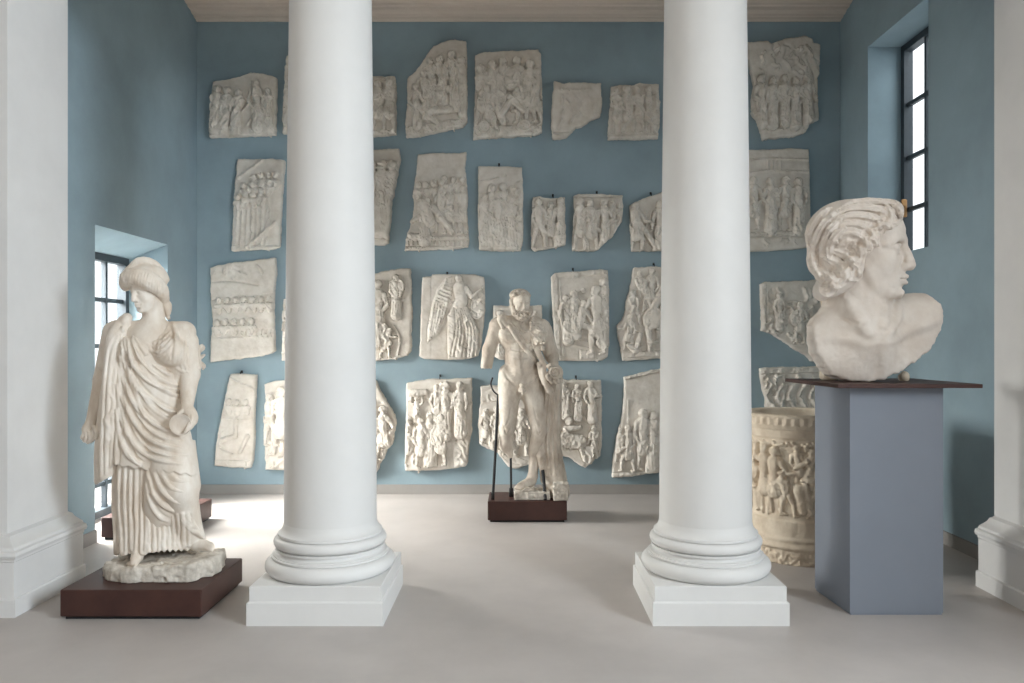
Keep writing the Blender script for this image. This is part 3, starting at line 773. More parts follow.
# ---- third row
def d(k):
    k.line([(212, 282), (230, 281), (258, 285)], .9, -1.0); k.line([(212, 300), (240, 297), (274, 293)], .9, -.8)
    scribble(k, (214, 264, 270, 278), 12, 8, 1.2, .9, 9)
    heads(k, 215, 274, 301, 7, 3.0, 11, -.04, .9); heads(k, 213, 256, 323, 5, 3.2, 12, -.05, .9)
    for x in (258, 263, 268, 272): k.cap((x, 331), (x + .3, 334), .9, .8, -1.4, .1); k.line([(x, 330), (x, 336)], .9, -1.6)
    k.line([(211, 339), (240, 338), (274, 333)], 1.0, .7)
relief('large third-row relief with two rows of carved heads, left of the left column', [(210,268),(216,265),(235,262),(255,260),(275,257),(276,270),(274,290),(273,310),(274,335),(275,351),(271,354),(255,357),(232,360),(210,362),(210,345),(212,320),(210,290)], d, 31)
def d(k): crowd(k, 284, 322, 306, 3, 52, 4, 1)
relief('third-row relief almost hidden by the left column, only a thin left sliver showing', [(283,299),(324,297),(324,360),(281,361),(282,330)], d, 32, rough=.5)
def d(k):
    k.fig(378, 285, 60, -1, 1.2, 3, (1, 1), .3, 2); k.disc(397, 287, 8, 9, 1.5, .9, .3); k.fig(396, 278, 40, 1, .8, 4, (1, 1), .3, 2); k.line([(388, 298), (398, 301), (404, 299)], 1, 1)
    k.fig(385, 326, 34, 1, 1.7, 9, (1, 3), .6, 0); k.cap((380, 332), (390, 343), 3.5, 2.8, 2); k.cap((390, 330), (384, 350), 2.6, 2, 2.2); k.line([(394, 326), (400, 338), (398, 355)], .9, .8)
    k.fig(357, 285, 60, 1, 1, 2, (1, 1), .3, 2)
relief('third-row relief with round shield and seated figure, cut off by the left column', [(344,276),(376,273),(392,269),(411,268),(411,285),(412,310),(411,335),(411,352),(407,356),(390,360),(344,363)], d, 33, pins=[(396, 359)])
def d(k):
    k.slab([(420, 276), (431, 276), (431, 359), (420, 359)], .3)
    # the wing: rows of feathers
    k.slab([(438, 290), (446, 279), (452, 277), (452, 292), (446, 312), (438, 334), (428, 342), (428, 330), (432, 308)], 1.8, 2.5)
    for i in range(6): k.line([(438 + i*1.6, 299 - i*3.3), (444 + i*1.3, 301 - i*3.3), (450 + i*.5, 304 - i*4)], .8, 1.0)
    for i in range(5): k.line([(434 + i*3, 305 + i), (432 + i*2.6, 322), (429 + i*2.4, 338 - i*2)], .8, .9)
    # the woman
    k.headr(459, 279, 3.6, 2.4, 1); k.cap((460, 288), (462, 302), 6.5, 6, 2.2, .6); k.cap((466, 288), (472, 297), 2.8, 2.4, 3.0); k.cap((472, 297), (481, 290), 2.2, 1.8, 3.0)
    k.cap((460, 305), (456, 318), 6.5, 8, 2.0, .5); k.cap((456, 318), (458, 356), 8.5, 10, 1.8, .4); k.cap((464, 312), (472, 334), 6, 7, 2.2, .5); k.cap((472, 334), (472, 354), 6, 7, 1.8, .4)
    for i in range(8): k.line([(455 + i*1.8, 308), (456 + i*3.2, 330), (451 + i*3.9, 356)], .8, -1.2)
    k.line([(448, 316), (455, 319), (462, 316)], .9, .9); k.line([(449, 326), (456, 330), (463, 326)], .9, .9)
    k.disc(479, 306, 8, 14, 1.2, 1.2, .1, 12); k.line([(470, 300), (478, 292), (484, 287)], 1.1, 1.2)
relief('third-row relief of a winged woman writing on a shield, the feathered wing on her left', [(422,277),(431,276),(432,274),(455,274),(475,274),(484,277),(485,290),(485,310),(483,330),(481,348),(478,356),(468,359),(445,360),(424,359),(419,356),(420,335),(421,305)], d, 34, hook=(447, 275), rough=.5)
def d(k): k.fig(500, 314, 44, 1, 1, 2, (1, 1), .3, 2); k.fig(517, 312, 46, -1, 1, 3, (1, 1), .3, 2); k.fig(534, 314, 44, -1, 1, 4, (1, 1), .3, 1)
relief('small square third-row relief hanging directly behind the head of the nude bearded statue', [(493,305),(515,306),(542,305),(542,330),(541,359),(515,360),(500,360),(494,356),(493,330)], d, 35, rough=.5)
def d(k):
    k.slab([(551, 272), (557, 272), (561, 360), (554, 360)], 1.4); k.line([(559, 280), (562, 320), (563, 355)], 1.0, .9); k.slab([(556, 272), (608, 269), (608, 274), (558, 278)], .8)
    k.slab([(573, 272), (578, 272), (578, 278), (573, 278)], 1.8)
    k.fig(604, 283, 62, -1, .8, 3, (1, 1), .3, 2); k.fig(566, 299, 44, 1, .9, 5, (1, 1), .3, 2, .3); k.fig(574, 294, 44, 1, 1.4, 6, (1, 3), .3, 2, .2); k.fig(596, 291, 66, -1, 2.0, 7, (3, 1), .3, 1, .2)
    k.cap((583, 310), (580, 323), 4.6, 4.2, 2.6, .6); k.cap((580, 325), (591, 328), 3.6, 3, 2.6, .7); k.cap((591, 328), (591, 343), 2.8, 2.2, 2.0); k.cap((586, 311), (591, 321), 1.8, 1.5, 3.4); k.headr(583.5, 303.5, 3.2, 3.0, -1); k.headr(583, 291, 2.8, .8)
    k.line([(563, 300), (560, 316), (566, 331), (580, 336), (591, 336), (594, 345)], 1.3, 1.7); k.line([(565, 337), (578, 341), (588, 342)], .9, .9); k.line([(565, 343), (578, 346), (588, 348)], .9, .9)
    k.slab([(580, 350), (594, 350), (594, 359), (580, 359)], .9)
relief('third-row relief of seated and standing figures with framed left edge, beside the nude statue', [(551,277),(555,273),(562,272),(580,271),(600,269),(608,270),(609,290),(609,320),(609,345),(608,357),(602,361),(580,361),(558,361),(555,358),(554,335),(552,305)], d, 36, rough=.5, hook=(573, 271), pins=[(597, 361)])
def d(k):
    for i, (x, y, h, f, l) in enumerate(((640, 274, 36, 1, 1.2), (652, 272, 40, -1, 1.4), (633, 293, 34, 1, 1.2), (630, 318, 34, -1, 1.6), (645, 284, 30, 1, 1.8), (670, 276, 70, -1, 1.2))): k.fig(x, y, h, f, l, i + 5, (3, 1), .6, i % 2, .3*f)
    k.disc(652, 318, 9, 12, 2.4, .9, .45, 15); k.cap((648, 330), (650, 350), 3.4, 2.4, 1.8); k.cap((640, 335), (634, 352), 2.8, 2, 1.8); k.cap((658, 300), (650, 312), 4, 3, 2.6); k.cap((628, 345), (636, 352), 2.2, 2, 1.6); scribble(k, (624, 300, 660, 350), 16, 3, 1.1, 1.3)
    k.slab([(620, 353), (664, 350), (664, 356), (620, 358)], .8)
relief('third-row relief with a ragged left side and fighting figures, running behind the right column', [(634,268),(648,266),(664,267),(690,266),(690,358),(662,358),(645,360),(623,361),(620,345),(618,334),(617,326),(622,320),(625,312),(627,300),(630,286)], d, 37, rough=1.1, hook=(654, 266))
def d(k):
    k.slab([(761, 283), (766, 283), (766, 330), (761, 330)], .6); scribble(k, (768, 288, 816, 335), 60, 9, 1.2, 1.3, 9); k.fig(800, 305, 40, -1, 1.0, 3, (1, 1), .4, 1); k.fig(779, 296, 34, 1, .6, 8, (1, 1), .4, 2); k.disc(795, 318, 6, 8, 1.2, .6)
relief('third-row relief tapering to a broken point at lower right, behind the bust', [(761,284),(766,282),(790,281),(815,280),(836,280),(836,361),(818,362),(812,361),(806,355),(795,349),(782,340),(772,334),(762,331),(762,310)], d, 38, rough=1.0)
# ---- bottom row
def d(k):
    k.line([(230, 378), (240, 383), (254, 389)], 1.0, 1.0); k.line([(228, 386), (240, 392), (252, 396)], .7, -.5)
    heads(k, 225, 250, 402, 3, 3.0, 3, 0, .7); k.line([(222, 418), (238, 420), (252, 418)], .9, .8); k.cap((222, 440), (236, 436), 2.6, 2.2, .6); k.cap((236, 420), (236, 436), 2.4, 2, .5); k.cap((248, 436), (240, 452), 2.2, 1.8, .6); k.line([(222, 432), (220, 446), (232, 454)], 1, .9)
    k.slab([(214, 460), (253, 461), (253, 469), (214, 468)], .5)
relief('narrow tapering bottom-row slab with faint figures, the one standing clear at far left', [(230,374),(242,374),(256,375),(255,395),(254,420),(254,445),(252,462),(250,468),(235,468),(214,466),(215,450),(217,435),(220,420),(223,405),(226,390)], d, 41, rough=.6, hook=(241, 374), pins=[(246, 468)])
def d(k):
    k.fig(282, 392, 66, -1, 1.4, 4, (1, 3), .5, 1); k.fig(270, 398, 50, 1, 1, 5, (1, 1), .4, 0); k.fig(300, 390, 70, 1, 1, 6, (1, 1), .4, 2); scribble(k, (268, 388, 290, 464), 26, 5, 1.1, 1.3)
relief('bottom-row relief with deep tangled carving, its right part behind the left column', [(264,384),(275,381),(287,380),(316,379),(316,471),(285,470),(265,470),(264,450),(263,430),(265,410)], d, 42, rough=.8)
def d(k):
    k.fig(383, 410, 52, 1, 1.6, 4, (1, 3), .5, 1); k.fig(368, 402, 62, 1, 1, 5, (1, 1), .3, 2); k.fig(352, 400, 62, 1, 1, 6, (1, 1), .3, 2); k.line([(376, 425), (390, 432), (394, 424)], 1.3, 1.4); scribble(k, (376, 405, 392, 455), 12, 2, 1.1, 1.4)
relief('bottom-row fragment with a bulging right edge, cut off by the left column', [(344,378),(372,379),(376,381),(380,390),(385,400),(390,408),(395,415),(397,424),(394,432),(393,442),(390,448),(387,450),(385,458),(380,464),(378,470),(374,476),(344,476)], d, 43, rough=1.1)
def d(k):
    k.line([(408, 402), (428, 399), (434, 398), (447, 402), (472, 403)], 1.0, 1.2)
    k.fig(417, 399, 34, 1, 1.2, 2, (2, 2), .3, 1); k.cap((411, 393), (426, 392), 4, 3, 2.2)
    k.fig(446, 386, 52, -1, 1.2, 3, (1, 1), .3, 2); k.fig(460, 386, 50, 1, 1.6, 4, (1, 1), .3, 2); k.fig(437, 388, 40, 1, .8, 6, (1, 1), .3, 2); k.cap((451, 394), (457, 410), 2, 1.6, 2.6); k.cap((442, 384), (438, 402), 2, 1.6, 2.0)
    k.fig(421, 422, 48, 1, 2.0, 5, (1, 3), .3, 1); k.fig(441, 418, 50, -1, 2.2, 7, (1, 1), .3, 1, 0, 1); k.fig(409, 420, 48, 1, 1.0, 8, (1, 1), .4, 1); k.fig(430, 416, 48, 1, .7, 9, (1, 1), .3, 2)
    k.slab([(452, 434), (470, 436), (469, 466), (455, 470)], .4); k.line([(438, 443), (448, 442), (456, 441)], .8, .9)
relief('big bottom-row relief with two tiers of soldiers, between the left column and the nude statue', [(406,383),(416,381),(430,379),(450,379),(472,378),(472,400),(472,430),(469,445),(468,462),(465,467),(445,470),(425,471),(405,471),(405,450),(406,420)], d, 44, rough=.6, hook=(440, 378), pins=[(419, 472)])
def d(k):
    k.slab([(479, 386), (530, 386), (530, 402), (479, 402)], .8); k.line([(480, 403), (500, 402), (528, 403)], .9, -.9)
    for i, (x, y, h) in enumerate(((486, 412, 36), (497, 410, 42), (509, 412, 46), (521, 412, 46))): k.fig(x, y, h, 1, 1.2, i + 3, (1, 3), .5, 1)
    k.slab([(478, 440), (500, 450), (530, 462), (530, 468), (478, 450)], .6)
relief('bottom-row relief with a ragged sloping lower edge, directly behind the legs of the nude statue', [(480,386),(495,385),(531,386),(531,464),(522,468),(514,469),(508,467),(503,460),(498,453),(490,450),(479,444),(478,425),(480,405)], d, 45, rough=1.0)
def d(k):
    for i, (x, y, h, f) in enumerate(((564, 385, 34, 1), (577, 386, 34, -1), (590, 384, 38, 1), (553, 386, 36, 1))): k.fig(x, y, h, f, 1.4, i + 3, (1, 3), .4, 2, .3)
    k.disc(592, 394, 5, 5, 2.2, .8, .3); k.cap((568, 395), (567, 412), 1.6, 1.4, 2.6)
    k.headr(569, 421, 4, 2.2, -1); k.cap((566, 429), (580, 427), 3.4, 2.2, 2.2); k.cap((562, 440), (580, 442), 7, 7, 1.4, .5); k.fig(594, 428, 34, -1, 1.8, 8, (1, 3), .3, 1); k.cap((588, 450), (590, 460), 5, 4.5, 1.2, .5); k.cap((580, 444), (585, 460), 2.4, 2, 1.8); k.horse(560, 436, 26, -1, 1.0); k.fig(545, 415, 48, 1, 1, 6, (1, 1), .3, 1)
    scribble(k, (556, 405, 600, 460), 14, 4, 1, 1)
relief('bottom-row two-tier relief with jagged lower edge, right of the nude statue', [(534,380),(560,379),(580,380),(601,380),(602,400),(602,425),(602,445),(600,456),(594,460),(590,465),(585,468),(579,466),(574,461),(570,458),(561,456),(534,456)], d, 46, rough=1.1, hook=(576, 379))
def d(k):
    k.slab([(622, 374), (642, 371), (662, 366), (662, 371), (642, 376), (623, 380)], 1.6); k.line([(624, 399), (645, 399), (662, 398)], .7, -.6); k.line([(628, 400), (628, 420), (628, 440)], .8, .8); k.line([(617, 443), (640, 442), (660, 439)], .8, .9)
    k.fig(628, 429, 44, -1, 1.8, 4, (1, 1), .7, 1); k.fig(643, 414, 58, 1, 1.8, 6, (1, 1), .3, 1); k.fig(653, 416, 56, -1, 1.4, 8, (1, 3), .3, 2); k.fig(666, 416, 54, -1, 1, 9, (1, 1), .3, 2); k.fig(619, 430, 34, 1, .8, 11, (1, 0), .3, 1); k.cap((626, 446), (618, 452), 2, 1.6, 2.4)
    k.slab([(612, 474), (662, 469), (690, 470), (690, 476), (612, 479)], .8)
relief('big bottom-row relief of four soldiers under an empty field and ledge, beside the right column', [(624,377),(634,375),(645,372),(662,368),(692,366),(692,474),(662,472),(645,474),(632,477),(612,478),(613,462),(615,448),(617,435),(621,424),(623,410),(624,392)], d, 47, rough=.8)
def d(k):
    k.slab([(760, 367), (832, 365), (832, 372), (760, 374)], 1.4); scribble(k, (764, 374, 815, 384), 26, 4, .9, 1.3, 5)
    for i in range(5): k.line([(772 + i*11, 385), (766 + i*11, 396), (772 + i*11, 408), (766 + i*11, 424)], 1.6, 1.8); k.line([(778 + i*11, 386), (774 + i*11, 398), (776 + i*11, 410)], 1.0, -1.0)
    scribble(k, (766, 386, 815, 425), 24, 7, 1.1, 1.3, 8)
relief('bottom-row relief with a leafy cornice and wavy carving, above the rim of the round well-head', [(760,368),(775,367),(800,367),(832,366),(832,440),(766,440),(766,415),(766,398),(763,388),(761,380)], d, 48, rough=.7)

# ------------------------------------------------------------------ low boxes the statues stand on
def low_box(label, x0, x1, y0, y1, z1, gap=.018):
    t = thing('statue_base', label, 'base', ((x0 + x1)/2, (y0 + y1)/2, 0), 'rust brown statue bases')
    b = MB(); b.box(x0, x1, y0, y1, gap, z1, .004); b.build('box', M['rust'], t, t.location)
    b = MB(); b.box(x0 + .02, x1 - .02, y0 + .02, y1 - .02, 0, gap); b.build('recessed_foot', M['iron'], t, t.location)
low_box('low rust-brown box under the draped woman with the bowl, nearest of the three', -2.47, -1.706, 4.26, 4.89, .163)
low_box('low rust-brown box against the left window, behind the draped woman', -3.16, -2.60, 5.985, 6.71, .17)
low_box('low rust-brown box under the nude bearded statue, by the back wall', -.252, .407, 6.565, 6.985, .175)

# ------------------------------------------------------------------ the draped woman
def draped_woman():
    t = thing('marble_statue', 'marble statue of a draped woman holding a round bowl, in front at left', 'statue', (-2.12, 4.58, .163), 'marble statues')
    G = Sculpt(4.6, 76, 222, 250, 575, -44, 38, .0047)
    # body
    B = G.clone()
    head(B, (148.5, 289, -4), 42, -27, 16, deep=1.15, ears=False)
    B.cone((153, 300, 2), (154, 326, 4), 9.5, 11.5, 5)
    B.ell((152, 342, 2), (30, 22, 15), 6); B.cone((128, 331, 2), (182, 331, 2), 8, 8, 6)
    B.cone((150, 345, 2), (150, 420, 2), 22, 24, 8); B.cone((146, 430, 0), (140, 546, -10), 11, 6, 3); B.cone((158, 430, 0), (188, 534, 5), 11, 7, 3)
    B.cone((112, 338, 2), (103, 380, 2), 10, 9, 4); B.cone((103, 380, 2), (91, 424, -6), 8.6, 5.2, 3)
    B.cone((186, 342, 2), (190, 374, 0), 12, 9.5, 4); B.cone((190, 374, 0), (187, 407, -16), 9.3, 5.6, 3)
    # hanging right hand
    hand(B, (91, 422, -6), [[(92.5, 431, -11), (93.5, 437.5, -12), (91, 441.5, -10), (89, 438.5, -8)], [(89.5, 432, -11), (90, 439.5, -12), (87.6, 442.5, -10), (86.2, 439, -8)],
                            [(86.6, 431.5, -10), (86.2, 438.5, -11), (84.3, 441, -9), (83.8, 437.5, -7)], [(84.2, 430.5, -9), (83.2, 436, -9.5), (82, 438, -8), (82.2, 435.5, -6)]],
         [(94.5, 427, -10), (97, 433, -13), (95.5, 438.5, -14)], ((88, 429.5, -7), 5.0, (5.8, 6.2, 4)), 1.75, .4)
    # left hand over the rim of the bowl
    hand(B, (187, 407, -16), [[(191.5, 414, -21), (192, 420, -25), (190, 426, -28), (187.5, 430, -29)], [(189, 416, -22), (189.5, 423, -27), (187, 429, -30), (184.5, 432, -30.5)],
                              [(193.5, 413, -19), (194.5, 419, -22), (193, 425, -25), (190.5, 428.5, -27)], [(195, 412, -17), (196.4, 417, -19), (195.6, 422, -21), (193.5, 425, -22)]],
         [(183.5, 410, -20), (179.5, 413.5, -25), (177, 417, -28)], ((189.5, 412, -18), 5.4, (6, 5.5, 4.2)), 1.8, .4)
    # feet
    B.cone((139, 545, -12), (137, 557, -20), 5.5, 5, 3); B.cone((138, 555, -17), (134, 563, -27), 5.4, 4, 3)
    for i in range(5): B.chain([(137.6 - i*1.9, 562 + (i == 0)*.4, -24 + i*.8), (136.2 - i*2.0, 564.4 - i*.3, -28.5 + i*1.2), (135.6 - i*2.0, 566 - i*.4, -31 + i*1.4)], [1.9 - i*.16]*3, .7, n=3)
    B.cone((188, 535, 6), (197, 543, 2), 7, 7, 3); B.cone((197, 543, 2), (209, 546, -4), 7, 4.6, 3)
    for i in range(5): B.chain([(206 + (i % 3)*.6, 543.5 + i*1.3, -5 - i*.6), (210 + (i % 2)*.5, 544.5 + i*1.3, -7 - i*.6), (212.6 - i*.3, 546.4 + i*1.0, -8 - i*.5)], 1.9, .7, n=3)
    B.build('figure', M['marble'], t)
    # tunic
    T = G.clone()
    T.ell((152, 350, 2), (37, 28, 20), 5); T.ell((136, 352, -13), (14, 14, 11), 6); T.ell((171, 352, -13), (14, 14, 11), 6)
    T.cone((122, 330, 3), (185, 331, 3), 9.5, 9.5, 7)
    T.cone((116, 333, 3), (110, 366, 3), 12.5, 12, 5); T.cone((183, 335, 3), (187.5, 367, 2), 11.5, 13, 5); T.cone((176, 350, 4), (178, 392, 3), 12, 10, 6)
    T.ell((152, 317, -6), (15.5, 15, 16), 4, 's'); T.ell((152, 322, -18), (13, 15, 12), 4, 's'); T.ell((153, 305, 4), (13, 18, 14), 4, 's')
    T.cone((147, 400, 2), (149, 440, 2), 31, 35, 8, ysc=1.5)
    T.cone((148, 440, 2), (151, 545, 2), 35, 34, 6, ysc=1.45); T.cone((150, 520, 2), (156, 556, 2), 33, 36, 6, ysc=1.5)
    T.cone((171, 442, -8), (180, 488, -15), 19, 16, 8); T.cone((180, 488, -15), (190, 535, 3), 16, 12, 8); T.cone((182, 515, -4), (197, 540, 4), 12, 8, 5)
    T.cut(lambda x, y, z: y - 553 + (x - 128)*.05 + 1.2*np.sin(x*1.1) + 0*z, 2)
    for i, x in enumerate((113, 118.5, 124, 129.5, 135, 140.5, 145.5)):
        b0 = 118 + i*4.8
        T.fold([(x + 2, 466), (x + .5 + i*.2, 500), (b0*.5 + x*.5, 530), (b0 - 2 + (i % 2)*2, 553)], 2.3 + .5*(i % 3 == 1), 1.6, .15, taper=False)
        if i: T.groove([(x - 2.6, 470), (x - 2.6, 505), ((b0*.5 + x*.5) - 2.8, 532), (b0 - 4.6, 551)], 1.2, 1.2, taper=False)
    for i in range(9):
        x = 149 + i*4.9; y0 = 528 - i*.9
        T.fold([(x - 1, y0 - 8), (x + .6, y0 + 8), (x + (i % 3) - 1, y0 + 18), (x + .5, 551 - i*.7)], 1.7 + .5*(i % 2), 1.2, .2, taper=False)
        T.groove([(x + 2.4, y0 - 6), (x + 2.6, y0 + 10), (x + 2.2 + (i % 2), 550 - i*.7)], 1.0, 1, taper=False)
    for i in range(5): T.fold([(181 + i*2, 520 - i), (190 + i*2.4, 530 + i*.6), (201 + i*1.5, 538 + i*1.3)], 1.3, 1, .2)
    # bodice: gathers between the breasts and from the shoulder pins
    for i in range(6):
        T.fold([(138 + i*5.6, 336 - abs(i - 2.5)), (141 + i*4.4, 344 + (2.5 - abs(i - 2.5))*2), (149 + i*2.2, 352 + i*.8)], 1.1, .9, .2)
    for a in ([(140, 332), (150, 342), (162, 340), (174, 328)], [(143, 337), (152, 347), (164, 343), (176, 329)], [(146, 343), (155, 352), (166, 347), (178, 331)], [(150, 350), (158, 357), (168, 351), (180, 333)]):
        T.fold(a, 1.25, 1, .2)
    for i in range(6): T.fold([(176 + i*2.2, 330), (173 + i*2.8, 345), (165 + i*4.2, 360)], 1.2, 1, .25)
    T.fold([(172, 320), (176, 335), (175, 350), (174, 363)], 2.0, 1.5, .2); T.groove([(169.5, 326), (173, 338), (171.5, 358)], 1.1)
    for i in range(7): T.fold([(183 + i*1.8, 326 + i), (186 + i*2, 345), (184 + i*3, 368)], 1.0, .9, .2)
    for i in range(5): T.groove([(179 + i*4.5, 366), (180 + i*4.6, 371)], 1.0)
    T.fold([(176, 368), (184, 372), (194, 371), (203, 366)], 1.5, 1, .2)
    T.build('tunic', M['marble'], t)
    # mantle
    N = G.clone()
    N.ell((147, 398, 1), (37, 52, 26), 4); N.ell((136, 353, -12), (15, 15, 12.5), 6); N.cone((147, 415, 1), (148, 466, 1), 37, 40, 8, ysc=1.4)
    N.cone((170, 440, -9), (178, 475, -14), 20, 19, 8); N.cone((118, 332, 1), (113, 420, 0), 12, 11, 5)
    N.cut(lambda x, y, z: (x - 127)*.79 - (y - 318)*.61 + 0*z, 1.5)
    N.cut(lambda x, y, z: (y - 464.5 - (x - 109)*.13 + 1.0*np.sin(x*.55))*.95 + 0*z, 1.2)
    Q = G.clone()
    Q.cone((170, 440, -6), (178, 486, -12), 23, 21, 6); Q.ell((166, 488, -2), (26, 46, 27), 6)
    Q.cut(lambda x, y, z: (y - 529.5 + (x - 141)*.14 + .8*np.sin(x*.7))*.97 + 0*z, 1.2); Q.cut(lambda x, y, z: 145.5 - (y - 470)*.06 - x + 0*z, 1.5); Q.cut(lambda x, y, z: 440 - y + 0*x + 0*z)
    N.F = np.minimum(N.F, Q.F)
    # the end hanging from the shoulder along the right arm
    N.chain([(124, 322, -4), (115, 340, -12), (112, 380, -16), (112, 420, -17), (109, 450, -15), (107, 476, -12)], [6.5, 8, 8.5, 9, 8.5, 7.5], 3)
    N.chain([(118, 330, 0), (106, 400, -6), (102, 450, -6), (101, 481, -4)], [6, 6, 7, 6], 3)
    N.ball((127, 318, -6), 5.0, 2); N.ball((124, 321, -9), 3.6, 1.5)
    N.cut(lambda x, y, z: np.where(x < 124, y - 482 + (x - 101)*.55, -40) + 0*z, 1.0)
    for i, x in enumerate((103, 108, 113, 118)):
        N.fold([(123 - i*.2, 327), (x + 7, 345), (x + 2 - i*.2, 380), (x, 420), (x - 1.5, 452), (x - 2, 476 - i*2)], 2.0 + .4*(i % 2), 1.4, .2)
        N.groove([(x + 6, 350), (x + 4.2, 380), (x + 2.6, 420), (x + 1.2, 452), (x + .8, 474 - i*2)], 1.15, 1.1)
    N.fold([(109, 392), (114, 402), (112, 412), (106, 420), (110, 432), (106, 446)], 1.8, 1.2, .2)
    # sweep from shoulder and left side round to the right hip
    N.fold([(127, 318), (131, 333), (139, 346), (150, 356), (163, 364), (176, 369), (188, 373)], 3.6, 2, .15)
    N.fold([(124, 320), (127, 337), (135, 352), (147, 363), (161, 371), (175, 377), (187, 381)], 2.7, 1.6, .15)
    S = [([(123, 328), (128, 350), (140, 371), (158, 386), (173, 394), (183, 398)], 2.5), ([(121, 335), (125, 362), (136, 385), (152, 401), (168, 410), (180, 413)], 2.3),
         ([(119, 345), (123, 375), (132, 399), (146, 417), (162, 428), (178, 433), (187, 434)], 2.5), ([(118, 365), (122, 395), (132, 418), (146, 436), (162, 445), (180, 449)], 2.2),
         ([(117, 385), (121, 412), (129, 436), (143, 452), (160, 460), (182, 464)], 2.4), ([(116, 410), (120, 435), (128, 455), (140, 464)], 2.1), ([(127, 345), (134, 366), (147, 380), (165, 389), (180, 391)], 1.6),
         ([(140, 392), (152, 408), (168, 419), (182, 424)], 1.6), ([(134, 410), (146, 427), (162, 437), (182, 441)], 1.5), ([(131, 430), (144, 446), (163, 454), (184, 457)], 1.5), ([(130, 340), (142, 362), (160, 378), (178, 386)], 1.5),
         ([(124, 440), (132, 458), (140, 466)], 1.4)]
    for c, w in S: N.fold(c, w*1.12, 1.3, 0)
    for c, w in S: N.groove([(x + 3.3, y - 2.2) for x, y in c], 1.7, 1.2, sink=-.1)
    for i in range(4): N.fold([(129 + i*2.4, 352 + i*9), (130 + i*3, 378 + i*9), (137 + i*4, 400 + i*8)], 1.3, 1.1, .2)
    W = [([(147, 473), (153, 492), (163, 505), (178, 512), (191, 513)], 2.5), ([(154, 474), (161, 489), (171, 499), (182, 503), (191, 503)], 2.3), ([(162, 475), (170, 486), (180, 491), (190, 491)], 2.1), ([(172, 476), (180, 481), (189, 481)], 1.7),
         ([(146, 484), (150, 502), (158, 516), (168, 522)], 1.7)]
    for c, w in W: N.fold(c, w, 1.5, .1); N.groove([(x + 1.5, y - 3.4) for x, y in c], 1.3, 1.2)
    N.build('mantle', M['marble'], t)
    # hair, rolled round the brow, with the band above
    A = G.clone()
    A.ell((149, 278, 3), (17.5, 15.5, 19), 3)
    A.chain([(126, 285, -9), (129, 278.5, -17), (137, 277, -22), (147, 279.5, -22), (156, 285, -15), (162, 292, -5), (164, 299, 4)], [6, 8.5, 9.5, 9.5, 8.5, 6.5, 5], 2)
    A.chain([(128, 271, -6), (136, 262.5, -6), (144, 260, -4), (153, 263, 0), (161, 270, 4), (166, 279, 8)], 3.4, 1.2)
    A.ell((158, 300, 14), (8, 8, 8), 3); A.chain([(163, 300, 8), (167, 306, 8), (168, 313, 7)], [4.5, 4.5, 3], 2); A.chain([(166, 308, 10), (168, 318, 8)], [3, 2], 1)
    for i in range(15):
        x = 122.5 + i*2.9
        A.groove([(x + 3.2, 267 + abs(i - 5)*.9), (x + .6, 274 + max(0, i - 5)*1.2), (x - .8, 283 + max(0, i - 5)*1.3), (x + .6, 291 + max(0, i - 5)*1.0)], .62, .6, n=3)
    for i in range(6): A.groove([(131 + i*5, 267 - 3.4*math.sin(i*.6)), (135 + i*5, 265 - 3*math.sin(i*.6))], .6, .5, n=3)
    A.bump(.0025, .022, 5)
    A.build('hair', M['marble'], t)
    # bowl
    q = G.w((181, 424.5, -30)); r = 9.9*G.s; b = MB()
    pr = [(.0, .018), (.35, .018), (.8, .012), (1.0, 0), (1.02, -.006), (.97, -.006), (.8, .002), (.4, .006), (.2, .007), (0.0, .007)]
    n = 40; ca, sa = math.cos(.16), math.sin(.16)
    rings = []
    for rr, dd in pr:
        rr = max(rr, .004)*r
        ring = []
        for i in range(n):
            a = 2*math.pi*i/n; u, v = rr*math.cos(a), rr*math.sin(a)*1.06
            ring.append((q[0] + u*.97 + dd*.2, q[1] + dd*ca - v*sa + u*.2, q[2] + v*ca + dd*sa))
        rings.append(ring)
    b.loft(rings); o = b.build('bowl', M['marble'], t, t.location, smooth=50)
    # rough base
    K = Sculpt(4.6, 100, 228, 535, 592, -46, 44, .0055)
    X = K.ax[0][:, None]; Y = K.ax[1][None]
    P = [(-2.24, 4.40), (-2.19, 4.375), (-2.10, 4.385), (-1.98, 4.38), (-1.84, 4.385), (-1.80, 4.42), (-1.79, 4.47), (-1.74, 4.50), (-1.735, 4.60), (-1.75, 4.75), (-1.9, 4.80), (-2.2, 4.80), (-2.38, 4.76), (-2.40, 4.62), (-2.37, 4.50), (-2.30, 4.43)]
    sd = poly_sd(X, Y, P) + vnoise((X.shape[0], Y.shape[1]), 7, 3)*.008
    top = .252 + vnoise((X.shape[0], Y.shape[1]), 9, 8)*.008 + vnoise((X.shape[0], Y.shape[1]), 3, 9)*.003 + np.clip((X + 2.0)*.06, -.03, .03)
    Z = K.ax[2][None, None, :]
    F = -smin(-(sd[:, :, None] + 0*Z), -(Z - top[:, :, None]), .03)
    F = np.maximum(F + vnoise(F.shape, 5, 12)*.007 + vnoise(F.shape, 2.5, 13)*.003, .1645 - Z)
    K.F = F.astype(np.float32); K.build('rough_base', M['rock'], t)
draped_woman()

